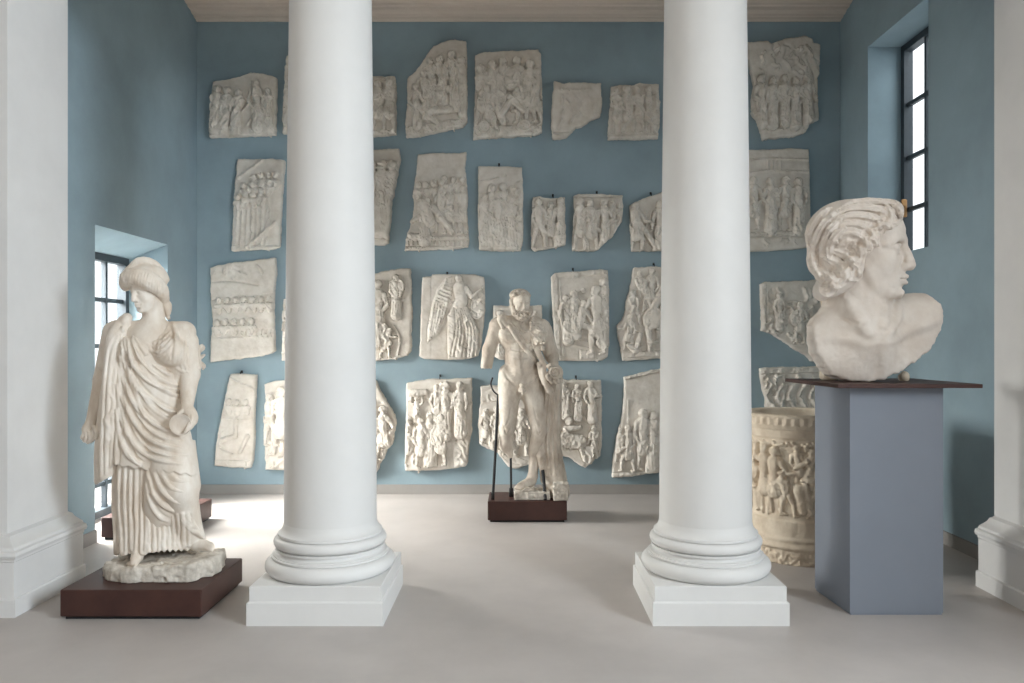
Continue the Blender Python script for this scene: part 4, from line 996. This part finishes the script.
# ------------------------------------------------------------------ the statue behind the draped woman, before the left window
def rear_statue():
    t = thing('marble_statue', 'marble statue mostly hidden behind the draped woman, before the left window', 'statue', (-2.85, 6.35, .17), 'marble statues')
    G = Sculpt(6.35, 112, 212, 285, 530, -30, 30, .009)
    B = G.clone()
    head(B, (150, 305, 0), 26, 20, 5)
    B.cone((150, 312, 1), (152, 328, 2), 6, 8, 3); B.ell((154, 345, 0), (22, 20, 13), 5); B.cone((138, 332, 1), (172, 333, 1), 7, 7, 5)
    B.cone((154, 350, 0), (156, 420, 0), 20, 22, 8, ysc=1.4); B.cone((156, 420, 0), (160, 500, 0), 22, 24, 8, ysc=1.4)
    B.cone((174, 338, 0), (188, 362, 1), 8, 6, 3); B.cone((188, 362, 1), (197, 352, -4), 6, 4, 3); B.cone((170, 440, -6), (187, 462, -4), 11, 6.5, 5)
    for i in range(10): B.fold([(138 + i*4, 400), (137 + i*4.5, 440), (137 + i*5, 498)], 1.5, 1.2, .1)
    B.cut(lambda x, y, z: y - 504 + 0*x + 0*z)
    B.build('figure', M['marble'], t)
    K = G.clone()
    K.chain([(194, 356, -3), (199, 351, -3), (203, 348, -2), (202, 345, -1)], [3, 2.6, 2.2, 1.4], .8); K.chain([(195, 358, -3), (201, 357, -3), (204, 355, -2)], [2.6, 2.2, 1.5], .8)
    K.chain([(195, 360, -3), (200, 363, -3), (204, 366, -2), (203, 369, -1)], [2.8, 2.4, 2, 1.2], .8); K.ball((196, 364, -3), 3.4, 1); K.chain([(196, 352, -3), (199, 346, -3)], [2.2, 1.4], .8)
    K.build('broken_hand_piece', M['marble'], t)
    K = G.clone(); K.ell((158, 508, 0), (30, 9, 20), 2); K.cone((132, 507, 0), (186, 507, 0), 7, 7, 3)
    z0 = .1715; K.F = np.maximum(K.F, (z0 - K.ax[2])[None, None, :].astype(np.float32)); K.bump(.006, .04, 4)
    K.F = np.maximum(K.F, (z0 - K.ax[2])[None, None, :].astype(np.float32)); K.build('rough_base', M['rock'], t)
rear_statue()

# ------------------------------------------------------------------ the nude bearded statue
def nude_statue():
    t = thing('marble_statue', 'weathered nude bearded marble statue, right hand missing, held by rods, before back wall', 'statue', (.05, 6.76, .175), 'marble statues')
    G = Sculpt(6.75, 478, 572, 284, 508, -22, 20, .0046)
    B = G.clone()
    head(B, (521.5, 303.5, -1), 27, 14, 6, deep=1.35, mouth=False)
    B.cone((520, 313, 1), (518.5, 326, 2), 6.6, 8.2, 3)
    B.ell((518.5, 337, 0), (19.5, 16, 12), 5); B.ell((509.5, 334.5, -7), (10, 8.2, 6.5), 4); B.ell((529, 335.5, -7), (10, 8.2, 6.5), 4)
    B.ball((499, 325, 1), 7.8, 4); B.ball((541, 327, 1), 7.8, 4); B.cone((504, 321, 2), (535, 322, 2), 5.5, 5.5, 5)
    B.ell((520.5, 357, 0), (16, 20, 11.5), 5); B.ell((521.5, 362, -4.5), (11.5, 14, 9), 4); B.ell((521, 380, 0), (20, 13, 12.5), 5); B.ell((505, 374, 0), (6.5, 9, 8), 4); B.ell((537, 375, 0), (6.5, 9, 8), 4)
    B.cone((497, 326, 1), (489, 350, 2), 7.4, 6.4, 4); B.cone((489, 350, 2), (486.5, 366, 0), 6.5, 5.8, 3)
    B.cut(lambda x, y, z: np.where((x < 496) & (y > 355), y - 368.5 - .4*np.sin(x*2), -30) + 0*z)
    B.cone((543, 328, 1), (551.5, 352, 3), 7.4, 6.2, 4); B.cone((551.5, 352, 3), (554, 367, -7), 6.2, 4.8, 3)
    hand(B, (554, 367, -7), [[(549, 372, -13), (547, 376, -17), (549, 380, -18)], [(551, 375, -13.5), (550, 379.5, -17), (552, 383, -17)], [(554, 377, -13), (554, 381, -16), (556, 383.5, -16)], [(557, 376.5, -12), (558, 380.5, -14), (559.5, 382.5, -13)]],
         [(549.5, 368, -12), (548, 366, -16), (550.5, 364.5, -18)], ((554, 372, -9), 4.4, (5.5, 5, 4.5)), 1.6, .5)
    # legs: the viewer's left one is broken off under the calf
    B.cone((510, 386, 0), (507.5, 428, -4), 12, 7.6, 5); B.ell((507, 429, -6), (6.6, 7, 6), 3); B.cone((506.5, 430, -3), (506.5, 446, 0), 7.0, 6.8, 3); B.cone((506.5, 444, 0), (510, 455, 1), 6.6, 3.2, 3)
    B.cone((531, 387, 0), (539, 428, -5), 12, 7.8, 5); B.ell((539.3, 429, -7), (6.6, 7, 6), 3); B.cone((539, 431, -4), (535.5, 450, 1), 7.2, 6.8, 3); B.cone((535.5, 450, 1), (532.5, 476, 3), 6.6, 4.2, 3)
    B.cone((532.5, 477, 4), (531, 482, 2), 5.2, 4.4, 3); B.cone((531, 481, 2), (520, 486, -9), 4.8, 3.4, 3)
    for i in range(5): B.chain([(521.5 + i*.9 - 1.5, 484.6 + i*.5, -9 - i*.6), (517.4 + i*1.2, 486.5 + i*.35, -12.5 - i*.4), (515.8 + i*1.3, 488 + i*.2, -13.2 - i*.4)], 1.7, .6, n=3)
    B.ball((522, 390.5, -13), 3.6, 2); B.chain([(521.8, 386, -13), (521.6, 391, -16), (521.8, 394, -16)], [2.6, 2.2, 1.6], 1)
    # muscles
    B.groove([(519.5, 330), (519.8, 340), (521, 352), (521.6, 370)], .9, 1.2); B.groove([(500.5, 338), (506, 343), (513, 343.5), (519, 340.5)], 1.0, 1.4); B.groove([(521, 340.5), (527, 344), (534, 343), (538, 338)], 1.0, 1.4)
    for y in (350, 357.5): B.groove([(512.5, y), (520.5, y + 1), (529.5, y)], .7, 1.2)
    B.groove([(503.5, 371), (508.5, 379), (515.5, 385.5), (520, 387)], 1.0, 1.3); B.groove([(538.5, 372), (534, 380), (527.5, 385.5), (523.5, 387)], 1.0, 1.3); B.groove([(509, 349), (508, 358), (510.5, 366)], .8, 1.2); B.groove([(532.5, 349), (534, 358), (532.5, 366)], .8, 1.2)
    B.ell((521.3, 367.5, -14), (1.2, 1.3, 2), 1, 's'); B.groove([(520.5, 389), (521, 400), (522, 408)], 1.2, 1.4)
    B.groove([(511, 408), (509, 420), (505, 427)], .7, 1.3); B.groove([(534, 408), (537, 420), (541, 427)], .7, 1.3); B.groove([(503, 424), (507, 434.5), (511.5, 426)], .6, 1); B.groove([(535, 424), (539, 434.5), (543.5, 426)], .6, 1)
    B.bump(.0022, .02, 21); B.F = np.maximum(B.F, (.1775 - B.ax[2])[None, None, :].astype(np.float32))
    B.build('figure', M['marble_dark'], t)
    # hair and beard
    A = G.clone()
    A.ell((519.6, 295.2, 4.0), (10.3, 6.6, 11), 2); A.cone((512.5, 300, 0), (512.5, 309, 1), 3.2, 2.8, 2)
    rs = random.Random(3)
    for i in range(60):
        a = rs.uniform(0, 6.28); x = 520 + 10.5*math.cos(a)*rs.uniform(.3, 1); y = 296.5 - 6.4*abs(math.sin(a))*rs.uniform(.2, 1)
        q, _ = A.hit(x, y, [A.F])
        if q is not None: A.ellw(q, (1.5*A.s, 1.5*A.s, 1.4*A.s), None, .3*A.s)
    A.chain([(512.5, 307, -2), (515.5, 313.5, -7), (523, 317.5, -10.5), (529.5, 313.5, -8), (531.5, 307, -3)], [2.2, 3.4, 4.2, 3.2, 1.4], 2)
    A.chain([(518.8, 311.6, -11), (523.4, 310.4, -13.6), (528, 311.6, -11.5)], [.9, 1.2, .8], .6)
    for i in range(34):
        x = rs.uniform(513, 532); y = 311.5 + rs.uniform(0, 1)*8*(1 - abs(x - 522.5)/13)
        q, _ = A.hit(x, y, [A.F])
        if q is not None: A.ellw(q, (1.4*A.s,)*3, None, .25*A.s)
    for i in range(26):
        a = rs.uniform(0, 3.14); x = 520.5 + 9.5*math.cos(a); y = 299 - 8*math.sin(a)*rs.uniform(.3, 1); A.groove([(x, y), (x + rs.uniform(-2, 2), y + 1.6)], .8, .3, n=3)
        x = rs.uniform(514, 531); y = rs.uniform(312, 320); A.groove([(x, y), (x + rs.uniform(-1.5, 1.5), y + 1.8)], .75, .3, n=3)
    A.build('hair_and_beard', M['marble_dark'], t)
    # lion skin: strap over the chest, head by the left shoulder, hanging paw, sleeve over the arm
    L = G.clone()
    for c, w in (([(501, 318), (508, 325), (514.5, 334), (521.5, 344), (529, 353.5), (537, 362.5), (542, 372), (545, 383)], 2.4), ([(505, 317.5), (513, 326), (519, 334), (526, 343.5), (533, 352), (540, 360), (546, 372)], 2.0), ([(523, 318), (520, 327), (527, 332), (536, 326)], 1.5)):
        L.fold(c, w, 1.6, .1, src=[B, L], taper=False)
    L.ell((502, 319, -6), (5, 4.4, 5), 2); L.chain([(500, 321, -8), (503, 328, -9), (505, 334, -9)], [2.4, 2, 1.4], 1); L.chain([(504, 321, -9), (507, 327, -10)], [2, 1.3], 1)
    L.ell((537.5, 336, -10), (8, 13, 6), 3); L.chain([(533, 317, -8), (531.5, 326, -12), (532, 340, -13)], [1.5, 1.7, 1.4], 1)
    for i in range(70):
        x, y = rs.uniform(530, 546), rs.uniform(322, 351)
        q, _ = L.hit(x, y, [L.F])
        if q is not None: L.ellw(q, (rs.uniform(1.1, 2.3)*L.s,)*3, None, .5*L.s)
    for i in range(30):
        x, y = rs.uniform(531, 545), rs.uniform(326, 347); L.groove([(x, y), (x + rs.uniform(-3, 3), y + rs.uniform(2, 5))], 1.0, .6, n=3)
    L.cone((544, 331, 0), (552, 357, 3), 8.6, 7.2, 3); L.chain([(537, 350, -11), (541, 358, -12), (545, 366, -12)], [3, 2.8, 2.6], 2)
    L.chain([(543, 370, -13), (545.5, 382, -14), (549.5, 391, -14), (552, 389.5, -14)], [3.2, 3.0, 3.4, 1.6], 1.5); L.chain([(539, 364, -12), (540.5, 374, -12.5), (543, 384, -13)], [2.2, 2.0, 1.2], 1.2)
    L.build('lion_skin', M['marble_dark'], t)
    # the round end held at the hip: two rings
    D = G.clone()
    D.ell((555.5, 373, -9), (7.6, 8.6, 8), 2)
    q = G.w((555.5, 372.5, -17)); n = 24
    for rr, w in ((5.2, 1.3), (2.4, 1.0)):
        D.chainw([q + np.array((rr*1*G.s*math.cos(2*math.pi*i/n), .004*math.sin(i), rr*1.05*G.s*math.sin(2*math.pi*i/n))) for i in range(n + 1)], [w]*(n + 1), .6)
    D.ell((551, 381.5, -15), (1.5, 1.5, 3), .5, 's')
    D.build('held_roll', M['marble_dark'], t)
    # trunk and drapery under the left hand, broken strut beside the shin
    K = G.clone()
    K.chain([(555, 379, 2), (552.5, 405, 4), (551.5, 440, 5), (555, 470, 4), (558, 492, 2)], [8, 8.6, 9.2, 10, 11.5], 3); K.chain([(548, 384, 2), (545.5, 420, 2), (544, 450, 3), (548, 480, 3)], [5, 6, 7, 7], 4)
    for x in (545, 549, 554, 558): K.fold([(x + 2, 386), (x, 410), (x - 1.5, 440), (x + 1, 476)], 1.6, 1.2, .1); K.groove([(x + 3.6, 390), (x + 1.8, 412), (x + .4, 442), (x + 2.6, 474)], 1.1, 1)
    K.bump(.006, .03, 31, lambda x, y, z: np.clip((y - 400)/60, 0, 1) + 0*x + 0*z)
    V = G.clone(); V.cone((539.5, 438, -1), (540.5, 456, -3), 4, 4.4, 2); V.cone((540.5, 456, -3), (542, 468, -3), 4.2, 2.8, 2); V.bump(.003, .02, 33)
    K.F = np.minimum(K.F, V.F); K.F = np.maximum(K.F, (.178 - K.ax[2])[None, None, :].astype(np.float32))
    K.build('tree_trunk', M['marble_dark'], t)
    # stones under the feet
    Z = G.ax[2][None, None, :]
    def stone(name, px0, px1, py0, d0, d1, seed):
        a = G.w((px0, 500, 0)); c = G.w((px1, 500, 0)); zt = EYE - (py0 - VY)*(6.75 + (d0 + d1)*.5*G.s)/FPX
        X = G.ax[0][:, None, None]; Y = G.ax[1][None, :, None]
        q = [np.abs(X - (a[0] + c[0])/2) - (c[0] - a[0])/2, np.abs(Y - 6.75 - (d0 + d1)/2*G.s) - (d1 - d0)/2*G.s, Z - zt + 0*X]
        F = np.maximum(np.maximum(q[0] + 0*Z + 0*Y, q[1] + 0*Z + 0*X), q[2] + 0*Y)
        F = F + vnoise(F.shape, 4, seed)*.006 + vnoise(F.shape, 2, seed + 1)*.003
        S = G.clone(); S.F = np.maximum(F, .178 - Z).astype(np.float32); S.build(name, M['rock'], t)
    stone('foot_block', 514.5, 549, 489.5, -17, 12, 41)
    stone('broken_stone', 552.5, 567, 482, -20, 0, 45)
    # iron rods that hold the broken legs and the hip
    def rod(pts, r, foot=None):
        b = MB(); P = [G.w(p) for p in pts]; P[-1][2] = .186; b.tube(P, r, 10)
        if foot: q = P[-1]; b.box(q[0] - foot, q[0] + foot, q[1] - foot, q[1] + foot, .178, .178 + foot*4, .002)
        b.build('support_rod', M['iron'], t, t.location, smooth=60)
    b = MB(); b.tube(cat([G.w(p) for p in ((492.6, 377.5, 2), (490.9, 384, 2), (493.5, 391, 1), (498.3, 395, 0), (503, 394, 2))], 6), .007, 8); b.build('hip_hook', M['iron'], t, t.location, smooth=60)
    rod([(498.2, 395, -1), (495.5, 450, -6), (492.8, 500, -14)], .012, .014)
    rod([(510.6, 452, 1), (511, 475, 1), (511.2, 495, 1)], .010, .018)
    rod([(541.8, 464, -3), (543.6, 478, -5), (545.4, 490, -19)], .014)
nude_statue()

# ------------------------------------------------------------------ the colossal head on its pedestal
def pedestal():
    t = thing('pedestal', 'tall grey-blue painted pedestal with a thin dark red-brown top, under the bust', 'pedestal', (2.075, 4.56, 0))
    b = MB()
    P = [(1.824, 4.34), (2.336, 4.34), (2.32, 4.775), (1.795, 4.775)]
    b.loft([[(x, y, z) for x, y in P] for z in (0.012, 1.252)]); b.loft([[(x + (2.07 - x)*.02, y + (4.56 - y)*.02, z) for x, y in P] for z in (0, .012)]); b.build('body', M['grey'], t, t.location)
    b = MB(); P = [(1.722, 4.25), (2.50, 4.25), (2.47, 4.93), (1.667, 4.93)]
    def sh(k): return [(x + (2.09 - x)*k, y + (4.59 - y)*k) for x, y in P]
    b.loft([[(x, y, z) for x, y in sh(k)] for k, z in ((.004, 1.252), (0, 1.254), (0, 1.271), (.004, 1.273))]); b.build('top_board', M['rust'], t, t.location)
pedestal()

def bust():
    t = thing('marble_bust', 'colossal marble head and chest of a curly-haired youth facing right, on the pedestal', 'bust', (2.04, 4.56, 1.274))
    G = Sculpt(4.55, 798, 952, 190, 388, -62, 56, .0046)
    B = G.clone()
    W = head(B, (860, 251, 0), 98, 60, 1, deep=1.2, ears=False)
    B.cone((855, 276, 4), (866, 345, 1), 26, 31, 4); B.cone((846, 300, 10), (842, 340, 8), 22, 26, 8)
    B.ell((842, 357, 8), (46, 36, 26), 8); B.ell((906, 353, 12), (44, 58, 25), 8); B.ell((872, 368, 2), (50, 32, 24), 8)
    B.cone((840, 322, 12), (812, 344, 12), 20, 22, 10); B.cone((890, 322, 10), (926, 316, 12), 22, 24, 10)
    # neck muscles, pit of the throat, collar bones
    B.fold([(846, 297), (854, 312), (865, 328), (874, 342)], 7, 4, .25); B.fold([(900, 303), (896, 317), (890, 330), (883, 342)], 5.5, 3.5, .2); B.fold([(884, 303), (884, 318), (881, 332)], 4.5, 4, .3)
    B.fold([(871, 346), (852, 340), (832, 338), (814, 340)], 4, 6, .55); B.fold([(886, 344), (902, 334), (920, 326), (934, 322)], 4, 6, .55)
    B.groove([(879, 352), (878, 364), (876, 378)], 3, 8, sink=-.75)
    B.groove([(845, 318), (856, 324), (866, 322)], 1.2, 3, sink=-.2)
    # the cut outline of the chest
    P = [(815, 336), (818, 324), (824, 315), (834, 306), (834, 250), (840, 180), (950, 180), (954, 284), (929, 289), (938, 294), (944.5, 303), (946, 316), (944.5, 330), (939, 342), (928, 353), (913, 363), (897, 372), (882, 379), (866, 381.5), (848, 381), (835, 377), (826, 368), (818, 352)]
    X, Y, Z = B.pixels()
    # outline measured in the plane of the chest (true size, not along the sight lines)
    xs = B.ax[0]*FPX/4.47; zs = B.ax[2]
    gx = (VX + xs)[:, None]; gy = (VY - (zs - EYE)*FPX/4.47)[None]
    o = poly_sd(gx, gy, P) + vnoise((len(xs), len(zs)), 6, 51)*1.0 + vnoise((len(xs), len(zs)), 2.5, 52)*.5
    o = (o*B.s)[:, None, :]
    B.F = -smin(-B.F, -np.where(gy[:, None, :]*np.ones_like(B.F) > 286, o, -.3).astype(np.float32), 3*B.s)
    B.cut(lambda x, y, z: np.where(y > 290, z - 12 - np.clip(334 - y, 0, 60)*.7, -50) + 0*x, 2); B.cut(lambda x, y, z: np.where(y > 292, (z - 14 - (379 - y)*.9)*.7, -50) + 0*x, 2)
    B.bump(.0012, .02, 53); B.bump(.0010, .010, 54, lambda x, y, z: np.clip((y - 330)/40, 0, 1) + 0*x + 0*z)
    # hair
    A = G.clone()
    A.ell((846, 234, 6), (38.5, 34, 42), 5); A.ell((868, 217, 4), (30, 17, 34), 8); A.ell((884, 213, 0), (14, 12.5, 28), 6); A.ell((827, 258, 10), (18, 22, 30), 6)
    A.chain([(855, 256, -24), (852, 270, -26), (842, 281, -24), (830, 289, -18), (822, 291, -10)], [9, 10, 10, 9, 8], 5); A.chain([(838, 272, -10), (828, 284, -8), (822, 292, 0)], [12, 11, 9], 5)
    A.chain([(862, 250, -29), (867, 243, -30), (874, 236, -29), (882, 228, -28), (890, 219, -22), (896, 212, -12)], [6, 6, 6, 6, 5.5, 4.5], 4)
    A.chain([(822, 290, 10), (830, 293, 24), (845, 290, 34)], [9, 9, 8], 5)
    src = [B, A]
    locks = [([(838, 210), (852, 204), (868, 202), (884, 203), (894, 205), (899, 210)], 7, 3), ([(834, 216), (850, 210), (868, 209), (884, 212), (892, 219), (887, 226)], 8, 3), ([(832, 223), (848, 217), (866, 217), (878, 222), (882, 230), (875, 236)], 8, 3),
             ([(832, 231), (846, 225), (862, 226), (872, 232), (874, 240), (867, 244)], 8, 3), ([(834, 239), (846, 233), (858, 235), (866, 241), (866, 250), (859, 252)], 8, 3), ([(836, 247), (846, 241), (856, 244), (861, 251), (859, 260), (852, 261)], 7, 3),
             ([(830, 250), (840, 252), (850, 258), (856, 266), (850, 274), (842, 272)], 8, 3), ([(822, 256), (832, 260), (842, 267), (846, 277), (838, 284), (830, 280)], 8, 3), ([(815, 258), (820, 270), (830, 278), (834, 287), (826, 293), (820, 288)], 8, 3),
             ([(830, 208), (820, 218), (813, 230), (809, 244)], 7, 3), ([(836, 212), (826, 223), (819, 236), (814, 252), (816, 264)], 8, 3), ([(840, 220), (831, 230), (825, 243), (821, 256)], 7, 3), ([(844, 228), (836, 236), (831, 247), (829, 258)], 7, 3),
             ([(893, 205), (899, 211), (898, 220), (892, 226)], 6, 3), ([(897, 206), (901, 212), (901, 218)], 4, 2), ([(886, 206), (891, 213), (889, 222), (881, 227)], 6, 3), ([(812, 246), (812, 260), (818, 274), (824, 284)], 7, 3),
             ([(850, 262), (858, 268), (858, 277), (850, 280)], 6, 2), ([(876, 229), (884, 225), (890, 229), (886, 235)], 5, 2), ([(866, 238), (874, 240), (876, 246), (869, 249)], 5, 2)]
    for c, w, n in locks: A.lock(c, w*1.2, 2, k=.8, lift=-.3)
    for c in ([(885, 221), (876, 222.5), (868, 229), (861, 236)], [(862, 244), (854, 243), (847, 248)], [(858, 256), (850, 254), (842, 260)], [(846, 270), (838, 268), (830, 272)], [(836, 284), (830, 281), (824, 284)], [(852, 262), (846, 264), (843, 270)]):
        A.groove(c, 2.3, 1.4, sink=.1)
    A.bump(.0012, .012, 55)
    B.F = np.maximum(B.F, (1.2745 - B.ax[2])[None, None, :].astype(np.float32))
    B.build('figure', M['bustm'], t); A.build('hair', M['bustm'], t)
    # strut behind and the small stones it rests on
    K = G.clone(); K.cone((829, 300, 34), (829, 376, 34), 8, 9, 2); K.cone((860, 330, 30), (858, 376, 32), 12, 14, 4); K.cone((829, 340, 34), (860, 350, 30), 8, 8, 3)
    K.ell((904, 377, 6), (5, 5.5, 6), 1); K.bump(.004, .03, 57); K.F = np.maximum(K.F, (1.2745 - K.ax[2])[None, None, :].astype(np.float32)); K.build('support_block', M['beige'], t)
bust()

# ------------------------------------------------------------------ round well-head with carved figures
def well_head():
    cx, cy = 2.0, 5.6; r0 = .372
    t = thing('well_head', 'round beige stone well-head carved with figures, behind the grey pedestal', 'well head', (cx, cy, 0))
    h = .0056
    ax = [np.arange(cx - .44, cx + .44, h), np.arange(cy - .44, cy + .44, h), np.arange(-.02, 1.05, h)]
    zz = ax[2]
    prof = [(-.02, .352), (.0, .352), (.06, .360), (.10, .364), (.115, .382), (.125, .385), (.14, .376), (.155, .374), (.165, .380), (.178, .380), (.19, .370), (.295, .368), (.305, .356), (.84, .358), (.852, .368), (.86, .370),
            (.88, .372), (.905, .374), (.915, .382), (.925, .384), (.935, .388), (.985, .392), (1.0, .390), (1.012, .380), (1.05, .37)]
    Rz = np.interp(zz, [p[0] for p in prof], [p[1] for p in prof])
    # the frieze, unrolled: u = px across, v = px down, seen from the camera side
    s = (cy - .37)/FPX
    U = np.arange(-190, 190, 1.0); Vv = np.arange(425, 545, 1.0)
    k = Carve(U[:, None] + 0*Vv[None], Vv[None] + 0*U[:, None])
    for rep in range(-2, 3):
        o = rep*72 - 10
        k.fig(o - 34, 454, 66, 1, 1.0, 3 + rep, (1, 3), .5, 1); k.fig(o - 26, 476, 44, 1, 1.8, 4, (3, 1), .9, 0, .8); k.fig(o - 12, 450, 40, 1, .8, 8, (1, 3), .3, 1, .6)
        k.fig(o + 13, 464, 56, -1, 2.0, 5, (3, 3), .7, 0, -.4); k.fig(o + 2, 452, 44, -1, 1.0, 6, (3, 1), .4, 1, -.3); k.headr(o - 3, 449, 3.0, 1.8); k.cap((o - 2, 462), (o - 14, 470), 3, 2, 2.4)
        k.cap((o - 10, 490), (o - 6, 512), 6, 5, 1.2, .5); k.cap((o - 4, 486), (o + 2, 514), 3.2, 3.6, 1.6, .6); k.fig(o + 27, 452, 68, -1, 1.0, 7, (2, 1), .5, 1)
        k.cap((o + 21, 446), (o + 23, 518), 1.8, 2.2, .4, .6); k.cap((o - 40, 448), (o - 42, 518), 1.8, 2.2, .4, .6)
        for i in range(14): k.cap((o - 36 + i*5, 444 + (i*7 % 4)), (o - 33 + i*5, 447 + (i*5 % 5)), 1.7, 1.3, .4, .8)
    H0 = k.H.copy(); scribble(k, (-190, 440, 190, 522), 420, 66, .8, .9, 7); k.H = np.where(H0 > .4, k.H, H0)
    Hm = np.clip(k.H, -1.2, 5.5)*s*1.05
    X = ax[0][:, None] - cx; Y = ax[1][None] - cy
    rho = np.hypot(X, Y); u = np.arctan2(X, -Y)*.36/s
    iu = np.clip((u - U[0]), 0, len(U) - 2); i0 = iu.astype(int); fu = (iu - i0)
    v = VY - (zz - EYE)/s; iv = np.clip(v - Vv[0], 0, len(Vv) - 2); j0 = iv.astype(int); fv = iv - j0
    col = Hm[:, j0]*(1 - fv) + Hm[:, j0 + 1]*fv                         # (u, z)
    hh = col[i0]*(1 - fu)[..., None] + col[i0 + 1]*fu[..., None]
    inz = ((zz > .275) & (zz < .86))*1.0
    th = np.arctan2(X, -Y)
    egg = .004*np.cos(th*44)[..., None]*((zz > .94) & (zz < .985))
    wear = vnoise((len(ax[0]), len(ax[1]), len(zz)), 9, 71)*.003 + vnoise((len(ax[0]), len(ax[1]), len(zz)), 3, 72)*.0015*(1 + 4*(zz < .1))
    F = rho[..., None] - (Rz + hh*inz + egg) + wear
    F = np.maximum(F, zz - 1.008)
    bore = np.maximum(rho[..., None] - .305, .35 - zz)                  # hollow from above
    F = np.maximum(F, -bore); F = np.maximum(F, .0015 - zz)
    V, Q = nets(F.astype(np.float32), *ax)
    link('drum', mesh_np('drum', V, Q, t.location), M['beige'], t, smooth=True)
well_head()
